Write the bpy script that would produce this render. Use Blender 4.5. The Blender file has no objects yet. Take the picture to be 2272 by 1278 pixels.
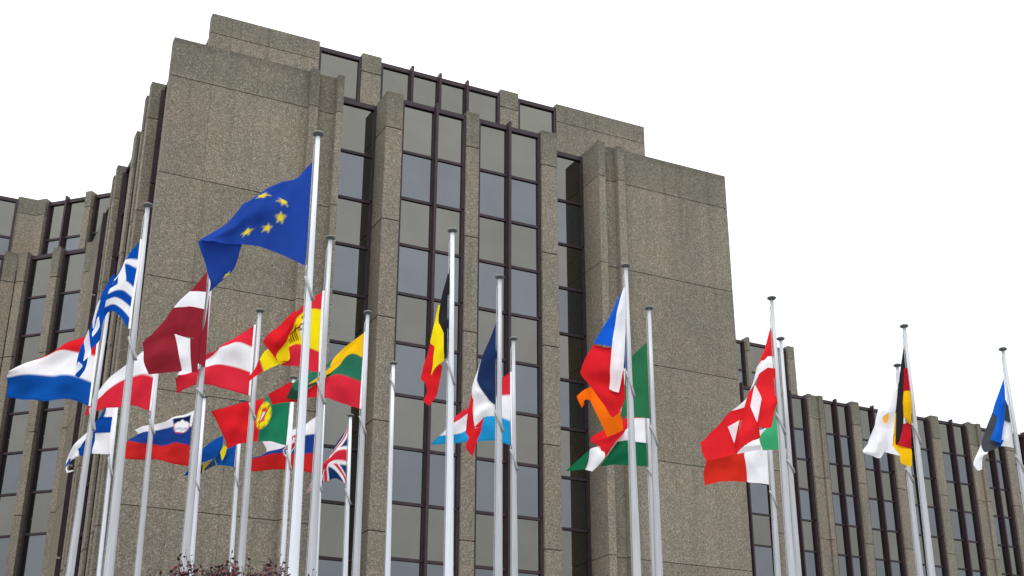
import bpy, bmesh, math, random
import numpy as np
from mathutils import Matrix, Vector

random.seed(7)
EYE = 1.6                       # eye height; building heights below are measured from the eye
SC = bpy.context.scene
COL = SC.collection

# ------------------------------------------------------------------ helpers
def lin(c):
    c = c / 255.0
    return c / 12.92 if c <= 0.04045 else ((c + 0.055) / 1.055) ** 2.4

def rgb(r, g, b, k=1.0):
    return tuple(min(0.9, max(0.004, lin(v) * k)) for v in (r, g, b))

def tag(o, label=None, cat=None, group=None, kind=None):
    for k, v in (('label', label), ('category', cat), ('group', group), ('kind', kind)):
        if v:
            o[k] = v
    return o

def empty(name, loc=(0, 0, 0)):
    o = bpy.data.objects.new(name, None)
    o.location = loc
    o.empty_display_size = 0.5
    COL.objects.link(o)
    return o

class MB:
    """collects boxes / tubes / lathes as ONE mesh"""
    def __init__(s):
        s.v = []; s.f = []; s.mi = []; s.smooth = []
    def add(s, vs, fs, smooth=False):
        n = len(s.v)
        s.v += [tuple(p) for p in vs]
        for f in fs:
            s.f.append(tuple(i + n for i in f)); s.smooth.append(smooth)
    def box(s, fr, t0, t1, d0, d1, z0, z1):
        O, e, n = fr
        P = []
        for z in (z0, z1):
            for t, d in ((t0, d0), (t1, d0), (t1, d1), (t0, d1)):
                P.append((O[0] + e[0] * t + n[0] * d, O[1] + e[1] * t + n[1] * d, z + EYE))
        s.add(P, [(0, 3, 2, 1), (4, 5, 6, 7), (0, 1, 5, 4), (1, 2, 6, 5), (2, 3, 7, 6), (3, 0, 4, 7)])
    def tube(s, pts, rad, seg=10, cap=True, closed=False):
        pts = [Vector(p) for p in pts]; N = len(pts)
        rad = rad if isinstance(rad, (list, tuple)) else [rad] * N
        vs = []; fs = []
        for i, p in enumerate(pts):
            if closed:
                t = pts[(i + 1) % N] - pts[i - 1]
            else:
                t = pts[min(i + 1, N - 1)] - pts[max(i - 1, 0)]
            t.normalize()
            a = t.cross(Vector((0.31, 0.95, 0.02)) if abs(t.z) > 0.5 else Vector((0, 0, 1))); a.normalize()
            b = t.cross(a)
            for k in range(seg):
                an = 2 * math.pi * k / seg
                vs.append(p + (a * math.cos(an) + b * math.sin(an)) * rad[i])
        for i in range(N if closed else N - 1):
            for k in range(seg):
                j = (i + 1) % N
                fs.append((i * seg + k, i * seg + (k + 1) % seg, j * seg + (k + 1) % seg, j * seg + k))
        if cap and not closed:
            fs.append(tuple(range(seg))); fs.append(tuple((N - 1) * seg + k for k in range(seg)))
        s.add(vs, fs, True)
    def lathe(s, c, prof, seg=20):
        vs = []; fs = []
        for r, z in prof:
            for k in range(seg):
                a = 2 * math.pi * k / seg
                vs.append((c[0] + r * math.cos(a), c[1] + r * math.sin(a), c[2] + z))
        for i in range(len(prof) - 1):
            for k in range(seg):
                fs.append((i * seg + k, i * seg + (k + 1) % seg, (i + 1) * seg + (k + 1) % seg, (i + 1) * seg + k))
        fs.append(tuple(range(seg))); fs.append(tuple((len(prof) - 1) * seg + k for k in range(seg)))
        s.add(vs, fs, True)
    def build(s, name, mat, parent=None, origin=(0, 0, 0), label=None, bevel=0):
        me = bpy.data.meshes.new(name)
        me.from_pydata([(p[0] - origin[0], p[1] - origin[1], p[2] - origin[2]) for p in s.v], [], s.f)
        me.polygons.foreach_set('use_smooth', s.smooth)
        bm = bmesh.new(); bm.from_mesh(me)
        bmesh.ops.recalc_face_normals(bm, faces=bm.faces)
        bm.to_mesh(me); bm.free()
        me.materials.append(mat)
        o = bpy.data.objects.new(name, me)
        COL.objects.link(o)
        if parent is not None:
            o.parent = parent
            w = Vector(origin) - Vector(ABS[parent])
            o.location = w; ABS[o] = tuple(origin)
        else:
            o.location = origin; ABS[o] = tuple(origin)
        if bevel:
            b = o.modifiers.new('bevel', 'BEVEL'); b.width = bevel; b.segments = 2; b.limit_method = 'ANGLE'
        if label:
            o['label'] = label
        return o
ABS = {}
def root(name, loc):
    o = empty(name, loc); ABS[o] = tuple(loc); return o

# ------------------------------------------------------------------ materials
def new_mat(name):
    m = bpy.data.materials.new(name); m.use_nodes = True
    nt = m.node_tree; nt.nodes.clear()
    out = nt.nodes.new('ShaderNodeOutputMaterial')
    return m, nt, out

def N(nt, t, **kw):
    n = nt.nodes.new(t)
    for k, v in kw.items():
        if k.startswith('i_'):
            key = k[2:]
            n.inputs[int(key) if key.isdigit() else key].default_value = v
        else:
            setattr(n, k, v)
    return n

def ramp(nt, stops, interp='LINEAR'):
    r = nt.nodes.new('ShaderNodeValToRGB'); cr = r.color_ramp; cr.interpolation = interp
    while len(cr.elements) < len(stops):
        cr.elements.new(0.5)
    for e, (p, c) in zip(cr.elements, stops):
        e.position = p; e.color = (*c, 1) if len(c) == 3 else c
    return r

def mixc(nt, a, b, fac, mode='MIX'):
    m = nt.nodes.new('ShaderNodeMix'); m.data_type = 'RGBA'; m.blend_type = mode
    for s, v in ((m.inputs[0], fac), (m.inputs[6], a), (m.inputs[7], b)):
        if hasattr(v, 'links'):
            nt.links.new(v, s)
        elif isinstance(v, (tuple, list)):
            s.default_value = (*v, 1) if len(v) == 3 else v
        else:
            s.default_value = v
    return m.outputs[2]

def mapr(nt, v, a, b, c=0.0, d=1.0):
    m = nt.nodes.new('ShaderNodeMapRange')
    m.inputs[1].default_value = a; m.inputs[2].default_value = b
    m.inputs[3].default_value = c; m.inputs[4].default_value = d
    nt.links.new(v, m.inputs[0]); return m.outputs[0]

def mth(nt, op, a, b=None):
    m = nt.nodes.new('ShaderNodeMath'); m.operation = op
    for s, v in ((m.inputs[0], a), (m.inputs[1], b)):
        if v is None: continue
        if hasattr(v, 'links'): nt.links.new(v, s)
        else: s.default_value = v
    return m.outputs[0]

def noise(nt, vec, scale, detail=3, rough=0.6):
    n = N(nt, 'ShaderNodeTexNoise'); n.inputs['Scale'].default_value = scale
    n.inputs['Detail'].default_value = detail; n.inputs['Roughness'].default_value = rough
    nt.links.new(vec, n.inputs['Vector']); return n

def concrete_mat():
    m, nt, out = new_mat('exposed_aggregate_concrete')
    L = nt.links
    geo = N(nt, 'ShaderNodeNewGeometry'); pos = geo.outputs['Position']
    # pebbles: voronoi cells, each with its own tone
    vor = N(nt, 'ShaderNodeTexVoronoi'); vor.inputs['Scale'].default_value = 31.0
    L.new(pos, vor.inputs['Vector'])
    sep = N(nt, 'ShaderNodeSeparateColor'); L.new(vor.outputs['Color'], sep.inputs[0])
    peb = ramp(nt, [(0.0, (.072, .066, .055)), (0.25, (.150, .135, .109)), (0.52, (.190, .169, .134)),
                    (0.80, (.238, .210, .169)), (1.0, (.39, .355, .30))])
    L.new(sep.outputs[0], peb.inputs[0])
    n1 = noise(nt, pos, 34, 2)
    fine = ramp(nt, [(0.3, (.108, .099, .081)), (0.55, (.182, .163, .130)), (0.72, (.30, .272, .228))])
    L.new(n1.outputs[0], fine.inputs[0])
    c = mixc(nt, peb.outputs[0], fine.outputs[0], 0.34)
    # slow tone changes: pinkish and greenish areas
    n2 = noise(nt, pos, 0.55, 4)
    tone = ramp(nt, [(0.32, (.95, .975, .945)), (0.5, (1.03, 1.025, 1.005)), (0.68, (1.11, 1.045, .985))])
    L.new(n2.outputs[0], tone.inputs[0])
    c = mixc(nt, c, tone.outputs[0], 1.0, 'MULTIPLY')
    # every cast panel came out of its own mix
    isl = mapr(nt, geo.outputs['Random Per Island'], 0, 1, .90, 1.08)
    cvi = N(nt, 'ShaderNodeCombineColor')
    for i in range(3): L.new(isl, cvi.inputs[i])
    c = mixc(nt, c, cvi.outputs[0], 1.0, 'MULTIPLY')
    # rain streaks running down (stretched noise)
    mp = N(nt, 'ShaderNodeMapping'); mp.inputs['Scale'].default_value = (2.6, 2.6, 0.13); L.new(pos, mp.inputs[0])
    n3 = noise(nt, mp.outputs[0], 1.0, 4)
    st = mapr(nt, n3.outputs[0], .53, .72, 0, .30)
    c = mixc(nt, c, (.062, .060, .048), st)
    # grime of the weathered top courses: two bands with a ragged lower edge
    sz = N(nt, 'ShaderNodeSeparateXYZ'); L.new(pos, sz.inputs[0])
    n4 = noise(nt, pos, 2.2, 4)
    zz = mth(nt, 'ADD', sz.outputs[2], mth(nt, 'MULTIPLY', mth(nt, 'SUBTRACT', n4.outputs[0], .5), 1.0))
    band1 = mth(nt, 'MULTIPLY', mapr(nt, zz, 25.9, 26.15, 0, 1), mapr(nt, zz, 27.75, 27.9, 1, 0))
    band2 = mapr(nt, zz, 30.1, 30.3, 0, 1)
    edge = mth(nt, 'MULTIPLY', mapr(nt, zz, 27.1, 27.5, 0, 1), mapr(nt, zz, 27.75, 27.9, 1, 0))
    g = mth(nt, 'MAXIMUM', band1, band2)
    c = mixc(nt, c, mixc(nt, c, (.60, .64, .62), 1.0, 'MULTIPLY'), mth(nt, 'MULTIPLY', g, .48))
    c = mixc(nt, c, (.035, .036, .030), mth(nt, 'MULTIPLY', edge, .35))
    b = N(nt, 'ShaderNodeBsdfPrincipled'); b.inputs['Roughness'].default_value = .9
    b.inputs['Specular IOR Level'].default_value = .25
    L.new(c, b.inputs['Base Color'])
    bmp = N(nt, 'ShaderNodeBump'); bmp.inputs['Strength'].default_value = .5; bmp.inputs['Distance'].default_value = .012
    L.new(sep.outputs[0], bmp.inputs['Height']); L.new(bmp.outputs[0], b.inputs['Normal'])
    L.new(b.outputs[0], out.inputs[0]); return m

def glass_mat(name, col, interior):
    """solar-control glass: a tinted half mirror over a dark room"""
    m, nt, out = new_mat(name); L = nt.links
    geo = N(nt, 'ShaderNodeNewGeometry'); pos = geo.outputs['Position']
    oi = N(nt, 'ShaderNodeObjectInfo')
    var = mapr(nt, oi.outputs['Random'], 0, 1, .93, 1.06)
    n = noise(nt, pos, .9, 3)
    v2 = mth(nt, 'MULTIPLY', var, mapr(nt, n.outputs[0], .3, .7, .95, 1.05))
    cv = N(nt, 'ShaderNodeCombineColor'); 
    for i in range(3): L.new(v2, cv.inputs[i])
    c = mixc(nt, col, cv.outputs[0], 1.0, 'MULTIPLY')
    gl = N(nt, 'ShaderNodeBsdfGlossy'); gl.inputs['Roughness'].default_value = .015
    L.new(c, gl.inputs['Color'])
    df = N(nt, 'ShaderNodeBsdfDiffuse'); df.inputs['Color'].default_value = (*interior, 1)
    add = N(nt, 'ShaderNodeAddShader'); L.new(gl.outputs[0], add.inputs[0]); L.new(df.outputs[0], add.inputs[1])
    nb = noise(nt, pos, .5, 2)
    bmp = N(nt, 'ShaderNodeBump'); bmp.inputs['Strength'].default_value = .05; bmp.inputs['Distance'].default_value = .03
    L.new(nb.outputs[0], bmp.inputs['Height']); L.new(bmp.outputs[0], gl.inputs['Normal'])
    L.new(add.outputs[0], out.inputs[0]); return m

def simple_mat(name, col, rough=.5, metal=0.0, var=.12, scale=6.0, spec=.5, stretch=None):
    m, nt, out = new_mat(name); L = nt.links
    geo = N(nt, 'ShaderNodeNewGeometry'); pos = geo.outputs['Position']
    if stretch:
        mp = N(nt, 'ShaderNodeMapping'); mp.inputs['Scale'].default_value = stretch; L.new(pos, mp.inputs[0]); pos = mp.outputs[0]
    n = noise(nt, pos, scale, 4)
    f = mapr(nt, n.outputs[0], .3, .7, 1 - var, 1 + var)
    cv = N(nt, 'ShaderNodeCombineColor')
    for i in range(3): L.new(f, cv.inputs[i])
    c = mixc(nt, col, cv.outputs[0], 1.0, 'MULTIPLY')
    b = N(nt, 'ShaderNodeBsdfPrincipled'); b.inputs['Roughness'].default_value = rough
    b.inputs['Metallic'].default_value = metal; b.inputs['Specular IOR Level'].default_value = spec
    L.new(c, b.inputs['Base Color']); L.new(b.outputs[0], out.inputs[0]); return m

def cloth_mat():
    m, nt, out = new_mat('flag_cloth'); L = nt.links
    at = N(nt, 'ShaderNodeAttribute'); at.attribute_name = 'dye_and_shade'
    geo = N(nt, 'ShaderNodeNewGeometry'); pos = geo.outputs['Position']
    n = noise(nt, pos, 9, 4)
    f = mapr(nt, n.outputs[0], .3, .7, .965, 1.03)
    cv = N(nt, 'ShaderNodeCombineColor')
    for i in range(3): L.new(f, cv.inputs[i])
    c = mixc(nt, at.outputs['Color'], cv.outputs[0], 1.0, 'MULTIPLY')
    d = N(nt, 'ShaderNodeBsdfDiffuse'); t = N(nt, 'ShaderNodeBsdfTranslucent')
    L.new(c, d.inputs['Color']); L.new(c, t.inputs['Color'])
    mx = N(nt, 'ShaderNodeMixShader'); mx.inputs[0].default_value = .34
    L.new(d.outputs[0], mx.inputs[1]); L.new(t.outputs[0], mx.inputs[2])
    w = N(nt, 'ShaderNodeTexNoise'); w.inputs['Scale'].default_value = 5; L.new(pos, w.inputs['Vector'])
    bmp = N(nt, 'ShaderNodeBump'); bmp.inputs['Strength'].default_value = .12; bmp.inputs['Distance'].default_value = .03
    L.new(w.outputs[0], bmp.inputs['Height']); L.new(bmp.outputs[0], d.inputs['Normal'])
    L.new(mx.outputs[0], out.inputs[0]); return m

M = dict(
    concrete=concrete_mat(),
    vision=glass_mat('blue_tinted_glass', (.132, .138, .144), (.004, .005, .006)),
    spandrel=glass_mat('bronze_tinted_glass', (.146, .141, .123), (.004, .004, .0035)),
    frame=simple_mat('dark_brown_anodised_metal', (.034, .021, .027), .45, .0, .2, 3.0, .25),
    steel=simple_mat('brushed_pole_metal', (.40, .415, .44), .45, .15, .14, 3.0, .5, (9, 9, .35)),
    white=simple_mat('white_pole_paint', (.60, .64, .70), .35, 0, .07, 3.0, .5, (9, 9, .35)),
    cap=simple_mat('pole_cap_metal', (.10, .115, .115), .5, .0, .15, 12),
    rope=simple_mat('grey_rope', (.33, .34, .35), .8, 0, .2, 40),
    band=simple_mat('white_webbing', (.80, .78, .80), .8, 0, .06, 20),
    cloth=cloth_mat(),
    paving=simple_mat('grey_paving', (.12, .118, .105), .85, 0, .18, 1.5),
    roof=simple_mat('roof_gravel', (.20, .19, .18), .95, 0, .25, 6),
    bark=simple_mat('dark_bark', (.045, .028, .026), .9, 0, .3, 25),
)

def leaf_mat():
    m, nt, out = new_mat('purple_leaf'); L = nt.links
    geo = N(nt, 'ShaderNodeNewGeometry')
    r = ramp(nt, [(0, (.018, .008, .016)), (.45, (.050, .012, .022)), (.8, (.11, .020, .026)), (1, (.17, .045, .035))])
    L.new(geo.outputs['Random Per Island'], r.inputs[0])
    d = N(nt, 'ShaderNodeBsdfPrincipled'); d.inputs['Roughness'].default_value = .45
    t = N(nt, 'ShaderNodeBsdfTranslucent')
    L.new(r.outputs[0], d.inputs['Base Color']); L.new(r.outputs[0], t.inputs['Color'])
    mx = N(nt, 'ShaderNodeMixShader'); mx.inputs[0].default_value = .25
    L.new(d.outputs[0], mx.inputs[1]); L.new(t.outputs[0], mx.inputs[2])
    L.new(mx.outputs[0], out.inputs[0]); return m
M['leaf'] = leaf_mat()

# ------------------------------------------------------------------ ground
g = MB()
fr0 = ((0, 0), (1, 0), (0, 1))
g.box(fr0, -500, 500, -500, 500, -EYE - .4, -EYE)
tag(g.build('plaza_ground', M['paving']), kind='structure')

# ------------------------------------------------------------------ the building
BASE = (18.4, 40.0, 0.0)
bld = root('office_building', BASE)
tag(bld, 'large brown concrete office building with bands of dark-framed mirror windows behind the flags', 'building')

MAIN = ((0, 40.0), (1, 0), (0, -1))
ARM = ((0, 61.4), (1, 0), (0, -1))
SIDE = ((6.9, 0), (0, 1), (-1, 0))
q = math.sqrt(.5)
CH = ((4.95, 61.05), (q, -q), (-q, -q))
PHM = ((0, 43.15), (1, 0), (0, -1))
PHA = ((0, 62.65), (1, 0), (0, -1))
PHC = ((5.2, 62.65), (q, -q), (-q, -q))
JOINTS = [24.38, 20.65, 16.92, 13.18, 9.46, 5.73, 2.0]
TOP, GROUND = 25.9, -EYE

def courses(mb, fr, t0, t1, d0, d1, ztop=TOP, zbot=GROUND, joints=JOINTS, splits=(), gap=.028):
    """precast panels, one box per course, set round a slightly smaller core so that the joints are real grooves"""
    mb.box(fr, t0 + .03, t1 - .03, d0, d1 - .045, zbot, ztop - .03)
    zs = [ztop] + [j for j in joints if zbot < j < ztop] + [zbot]
    ts = [t0] + list(splits) + [t1]
    for a, b in zip(zs[:-1], zs[1:]):
        za = a if a == ztop else a - gap / 2
        zb = b if b == zbot else b + gap / 2
        for u, w in zip(ts[:-1], ts[1:]):
            mb.box(fr, u if u == t0 else u + .003, w if w == t1 else w - .003, d0, d1, zb, za)

def concrete(name, parts, label=None):
    mb = MB()
    for p in parts:
        fr, t0, t1, d0, d1 = p[:5]
        courses(mb, fr, t0, t1, d0, d1, **(p[5] if len(p) > 5 else {}))
    return mb.build(name, M['concrete'], bld, (0, 0, 0), label, bevel=.022 if name == 'pilaster' else 0)

# main block, front: two broad blind walls with vertical strips, two pilasters and a mid pilaster
concrete('front_wall', [(MAIN, 6.9, 11.79, -.35, 0, dict(splits=(8.35, 9.93))),
                        (MAIN, 11.79, 12.11, -.35, .25), (MAIN, 12.11, 12.80, -.35, -.02), (MAIN, 12.80, 13.04, -1.3, .25)])
concrete('front_wall', [(MAIN, 23.65, 23.95, -1.3, .25), (MAIN, 23.95, 24.53, -.35, -.02), (MAIN, 24.53, 24.85, -.35, .25),
                        (MAIN, 24.85, 29.9, -.35, 0, dict(splits=(26.88, 28.5)))])
concrete('pilaster', [(MAIN, 14.78, 15.44, -1.25, .04)])
concrete('pilaster', [(MAIN, 18.05, 18.57, -.4, .02)])
concrete('pilaster', [(MAIN, 21.24, 21.92, -1.25, .02)])
# penthouse storey set back behind the parapet
PHJ = [28.55]
concrete('penthouse_wall', [(PHM, 8.75, 13.05, -.35, 0, dict(ztop=29.4, zbot=24.9, joints=PHJ, splits=(9.55, 11.0)))])
concrete('penthouse_wall', [(PHM, 23.65, 28.05, -.35, 0, dict(ztop=29.4, zbot=24.9, joints=PHJ, splits=(25.4, 27.5)))])
concrete('pilaster', [(PHM, 14.83, 15.66, -.35, .02, dict(ztop=29.4, zbot=24.9, joints=PHJ))])
concrete('pilaster', [(PHM, 20.98, 21.83, -.35, .02, dict(ztop=29.4, zbot=24.9, joints=PHJ))])
# main block, left flank
concrete('pilaster', [(SIDE, 43.25, 43.60, -.6, .06), (SIDE, 43.60, 44.30, -.6, -.10), (SIDE, 44.30, 44.62, -.6, .02)])
concrete('pilaster', [(SIDE, 47.15, 47.75, -.6, -.22)])
concrete('pilaster', [(SIDE, 50.35, 50.72, -.6, -.12), (SIDE, 50.72, 51.35, -.6, -.26), (SIDE, 51.35, 51.68, -.6, -.16)])
concrete('flank_wall', [(SIDE, 54.6, 59.2, -.66, -.57)])
# corner bay and left arm
concrete('pilaster', [(ARM, 4.02, 4.62, -.6, 0), (CH, -.42, .04, -.6, .02)])
concrete('pilaster', [(CH, 1.45, 1.88, -.5, .02)])
concrete('pilaster', [(CH, 3.28, 3.72, -.5, .02), (CH, 3.72, 4.3, -.5, -.14)])
concrete('pilaster', [(ARM, 1.9, 2.5, -.6, 0)])
concrete('pilaster', [(ARM, -1.5, -.9, -.6, 0)])
concrete('penthouse_wall', [(PHA, 4.29, 5.22, -.4, 0, dict(ztop=29.4, zbot=24.9, joints=PHJ)),
                            (PHC, -.25, .50, -.4, .02, dict(ztop=29.4, zbot=24.9, joints=PHJ))])
concrete('pilaster', [(PHC, 2.78, 3.14, -.5, .05, dict(ztop=29.4, zbot=24.9, joints=PHJ))])
# right arm: pilasters in a regular rhythm, every fourth one doubled
for t0, t1, dbl in ((40.2, 40.8, 0), (43.9, 44.5, 0), (47.95, 48.55, 0), (51.03, 52.2, 1), (54.43, 55.03, 0), (57.53, 58.2, 0),
                    (60.92, 61.58, 0), (64.12, 65.26, 1), (67.3, 67.93, 0), (70.6, 71.2, 0)):
    if dbl:
        concrete('pilaster', [(ARM, t0, t0 + .28, -.6, 0), (ARM, t0 + .28, t1 - .34, -.6, -.14), (ARM, t1 - .34, t1, -.6, 0)])
    else:
        concrete('pilaster', [(ARM, t0, t1, -.6, 0)])
concrete('pilaster', [(PHA, 47.58, 47.83, -.5, .06, dict(ztop=29.45, zbot=24.9, joints=PHJ))])
concrete('penthouse_wall', [(PHA, 50.78, 51.29, -8, 0, dict(ztop=29.4, zbot=24.9, joints=PHJ))])

# body of the building behind the facades, and its roofs
W = ((0, 0), (1, 0), (0, 1))
mb = MB()
mb.box(W, 7.62, 29.4, 41.45, 62.0, GROUND, 25.3)
mb.box(W, -12, 74, 62.05, 78, GROUND, 25.3)
mb.box(W, 29.4, 29.88, 40.36, 61.9, GROUND, 25.8)
O_, e_, n_ = CH
mb.box(CH, -.2, 4.0, -3.2, -.6, GROUND, 25.28)
mb.build('inner_wall', M['concrete'], bld)
mb = MB()
mb.box(W, 9.0, 27.8, 43.55, 61, 25.31, 28.95)
mb.box(W, -11, 51.0, 63.1, 76, 25.31, 28.9)
mb.box(PHC, .1, 4.4, -2.6, -.55, 25.3, 28.85)
mb.build('penthouse_core', M['roof'], bld)
mb = MB()
mb.box(W, 8.95, 27.85, 43.5, 61.2, 28.96, 29.12)
mb.box(W, 7.5, 29.5, 41.3, 61.9, 25.302, 25.45)
mb.build('roof', M['roof'], bld)

# windows -------------------------------------------------------------
ZS = [25.66, 23.62, 21.72, 19.87, 17.98, 16.14, 14.25, 12.40, 10.52, 8.67, 6.79]

def window(fr, t0, t1, zt, zm, zb, d=0.0, fins=(), head=False, fin=.22, jamb=.10, jd=.11, lab=None):
    """one storey-high window unit of a bay: frame mesh, with a blue vision pane below and a bronze spandrel pane above"""
    f = MB()
    hb = .10
    zc = zt
    ztop = zc + (.11 if head else hb / 2)
    f.box(fr, t0, t1, d - .03, d + (.09 if head else .06), zc - (.075 if head else hb / 2), ztop)
    f.box(fr, t0 + .002, t1 - .002, d - .03, d + .058, zm - hb / 2, zm + hb / 2)
    zlo = zb + hb / 2 if zb > 25 or True else zb
    f.box(fr, t0 + .001, t0 + jamb, d - .03, d + jd, zlo, zt - .076 if head else zt - .051)
    f.box(fr, t1 - jamb, t1 - .001, d - .03, d + jd, zlo, zt - .076 if head else zt - .051)
    for x in fins:
        f.box(fr, x - .05, x + .05, d - .028, d + fin, zb - .02 if not head else zb - .02, ztop + (.14 if head else -.07))
        f.box(fr, x - .085, x + .085, d - .026, d + .082, zb + .052, zt - .077)
    w = f.build('window', M['frame'], bld, (0, 0, 0), lab)
    xs = [t0 + jamb] + list(fins) + [t1 - jamb]
    for nm, za, zb_, mt in (('spandrel_pane', zt, zm, 'spandrel'), ('vision_pane', zm, zb, 'vision')):
        p = MB()
        for a, b in zip(xs[:-1], xs[1:]):
            a2 = a + (.05 if a in fins else 0); b2 = b - (.05 if b in fins else 0)
            # each pane hangs very slightly out of true, as real glazing does
            k1 = random.uniform(-.004, .004)
            O, e, n = fr
            P = []
            for z, dd in ((zb_ + .05, 0), (za - .05, k1)):
                for t in (a2, b2):
                    P.append((O[0] + e[0] * t + n[0] * (d + dd), O[1] + e[1] * t + n[1] * (d + dd), z + EYE))
            p.add(P, [(0, 1, 3, 2)])
            Pb = [(x - n[0] * .02, y - n[1] * .02, z) for x, y, z in P]
            p.add(Pb, [(0, 2, 3, 1)])
        p.build(nm, M[mt], w)
    return w

def bay(fr, t0, t1, d, n, fins=(), **kw):
    for i in range(n):
        window(fr, t0, t1, ZS[2 * i], ZS[2 * i + 1], ZS[2 * i + 2], d, fins, head=(i == 0), **kw)

bay(MAIN, 13.04, 14.78, -1.1, 5)
bay(MAIN, 15.44, 18.05, -.2, 5, (16.83,))
bay(MAIN, 18.57, 21.24, -.2, 5, (19.88,))
bay(MAIN, 21.92, 23.65, -1.1, 5)
window(PHM, 13.05, 14.83, 29.12, 27.2, 25.4, -.15, (), True)
window(PHM, 15.66, 20.98, 29.12, 27.2, 25.4, -.15, (17.0, 18.23, 19.46), True)
window(PHM, 21.83, 23.65, 29.12, 27.2, 25.4, -.15, (), True)
for a, b, dd in ((40.36, 43.25, -.5), (44.62, 47.15, -.52), (47.75, 50.35, -.55), (51.68, 54.6, -.55)):
    bay(SIDE, a, b, dd, 5, ((a + b) / 2,), jd=.2, fin=.12)
bay(CH, .04, 1.45, -.35, 4)
bay(CH, 1.88, 3.28, -.35, 4)
bay(ARM, 2.5, 4.02, -.35, 4)
bay(ARM, -.9, 1.9, -.35, 4, (.5,))
window(PHC, .50, 2.78, 29.17, 27.22, 25.4, -.3, (1.57,), True)
window(PHC, 3.14, 4.5, 29.17, 27.22, 25.4, -.3, (), True)
window(PHA, 1.2, 4.29, 29.12, 27.15, 25.4, -.05, (2.8,), True)
for a, b in ((44.5, 47.95), (48.55, 51.03), (52.2, 54.43), (55.03, 57.53), (58.2, 60.92), (61.58, 64.12), (65.26, 67.3), (67.93, 70.6)):
    bay(ARM, a, b, -.35, 4, ((a + b) / 2 if a > 45 else 46.2,), jamb=.15, jd=.2, fin=.26)
window(PHA, 44.8, 47.58, 29.15, 27.3, 25.4, -.3, (46.3,), True)
window(PHA, 47.83, 50.78, 29.15, 27.3, 25.4, -.3, (49.4,), True)
# plain base below the glazed storeys that the trees and poles hide
mb = MB()
for a, b, d in ((13.04, 14.78, -1.12), (15.44, 18.05, -.22), (18.57, 21.24, -.22), (21.92, 23.65, -1.12)):
    mb.box(MAIN, a, b, d - .2, d, GROUND, 6.74)
for fr, a, b, zt in ((SIDE, 40.36, 58.6, 6.74), (CH, .04, 3.3, 10.47), (ARM, -12, 4.0, 10.47), (ARM, 30, 74, 10.47)):
    mb.box(fr, a, b, -.7, -.58, GROUND, zt)
mb.build('base_wall', M['concrete'], bld)

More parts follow.
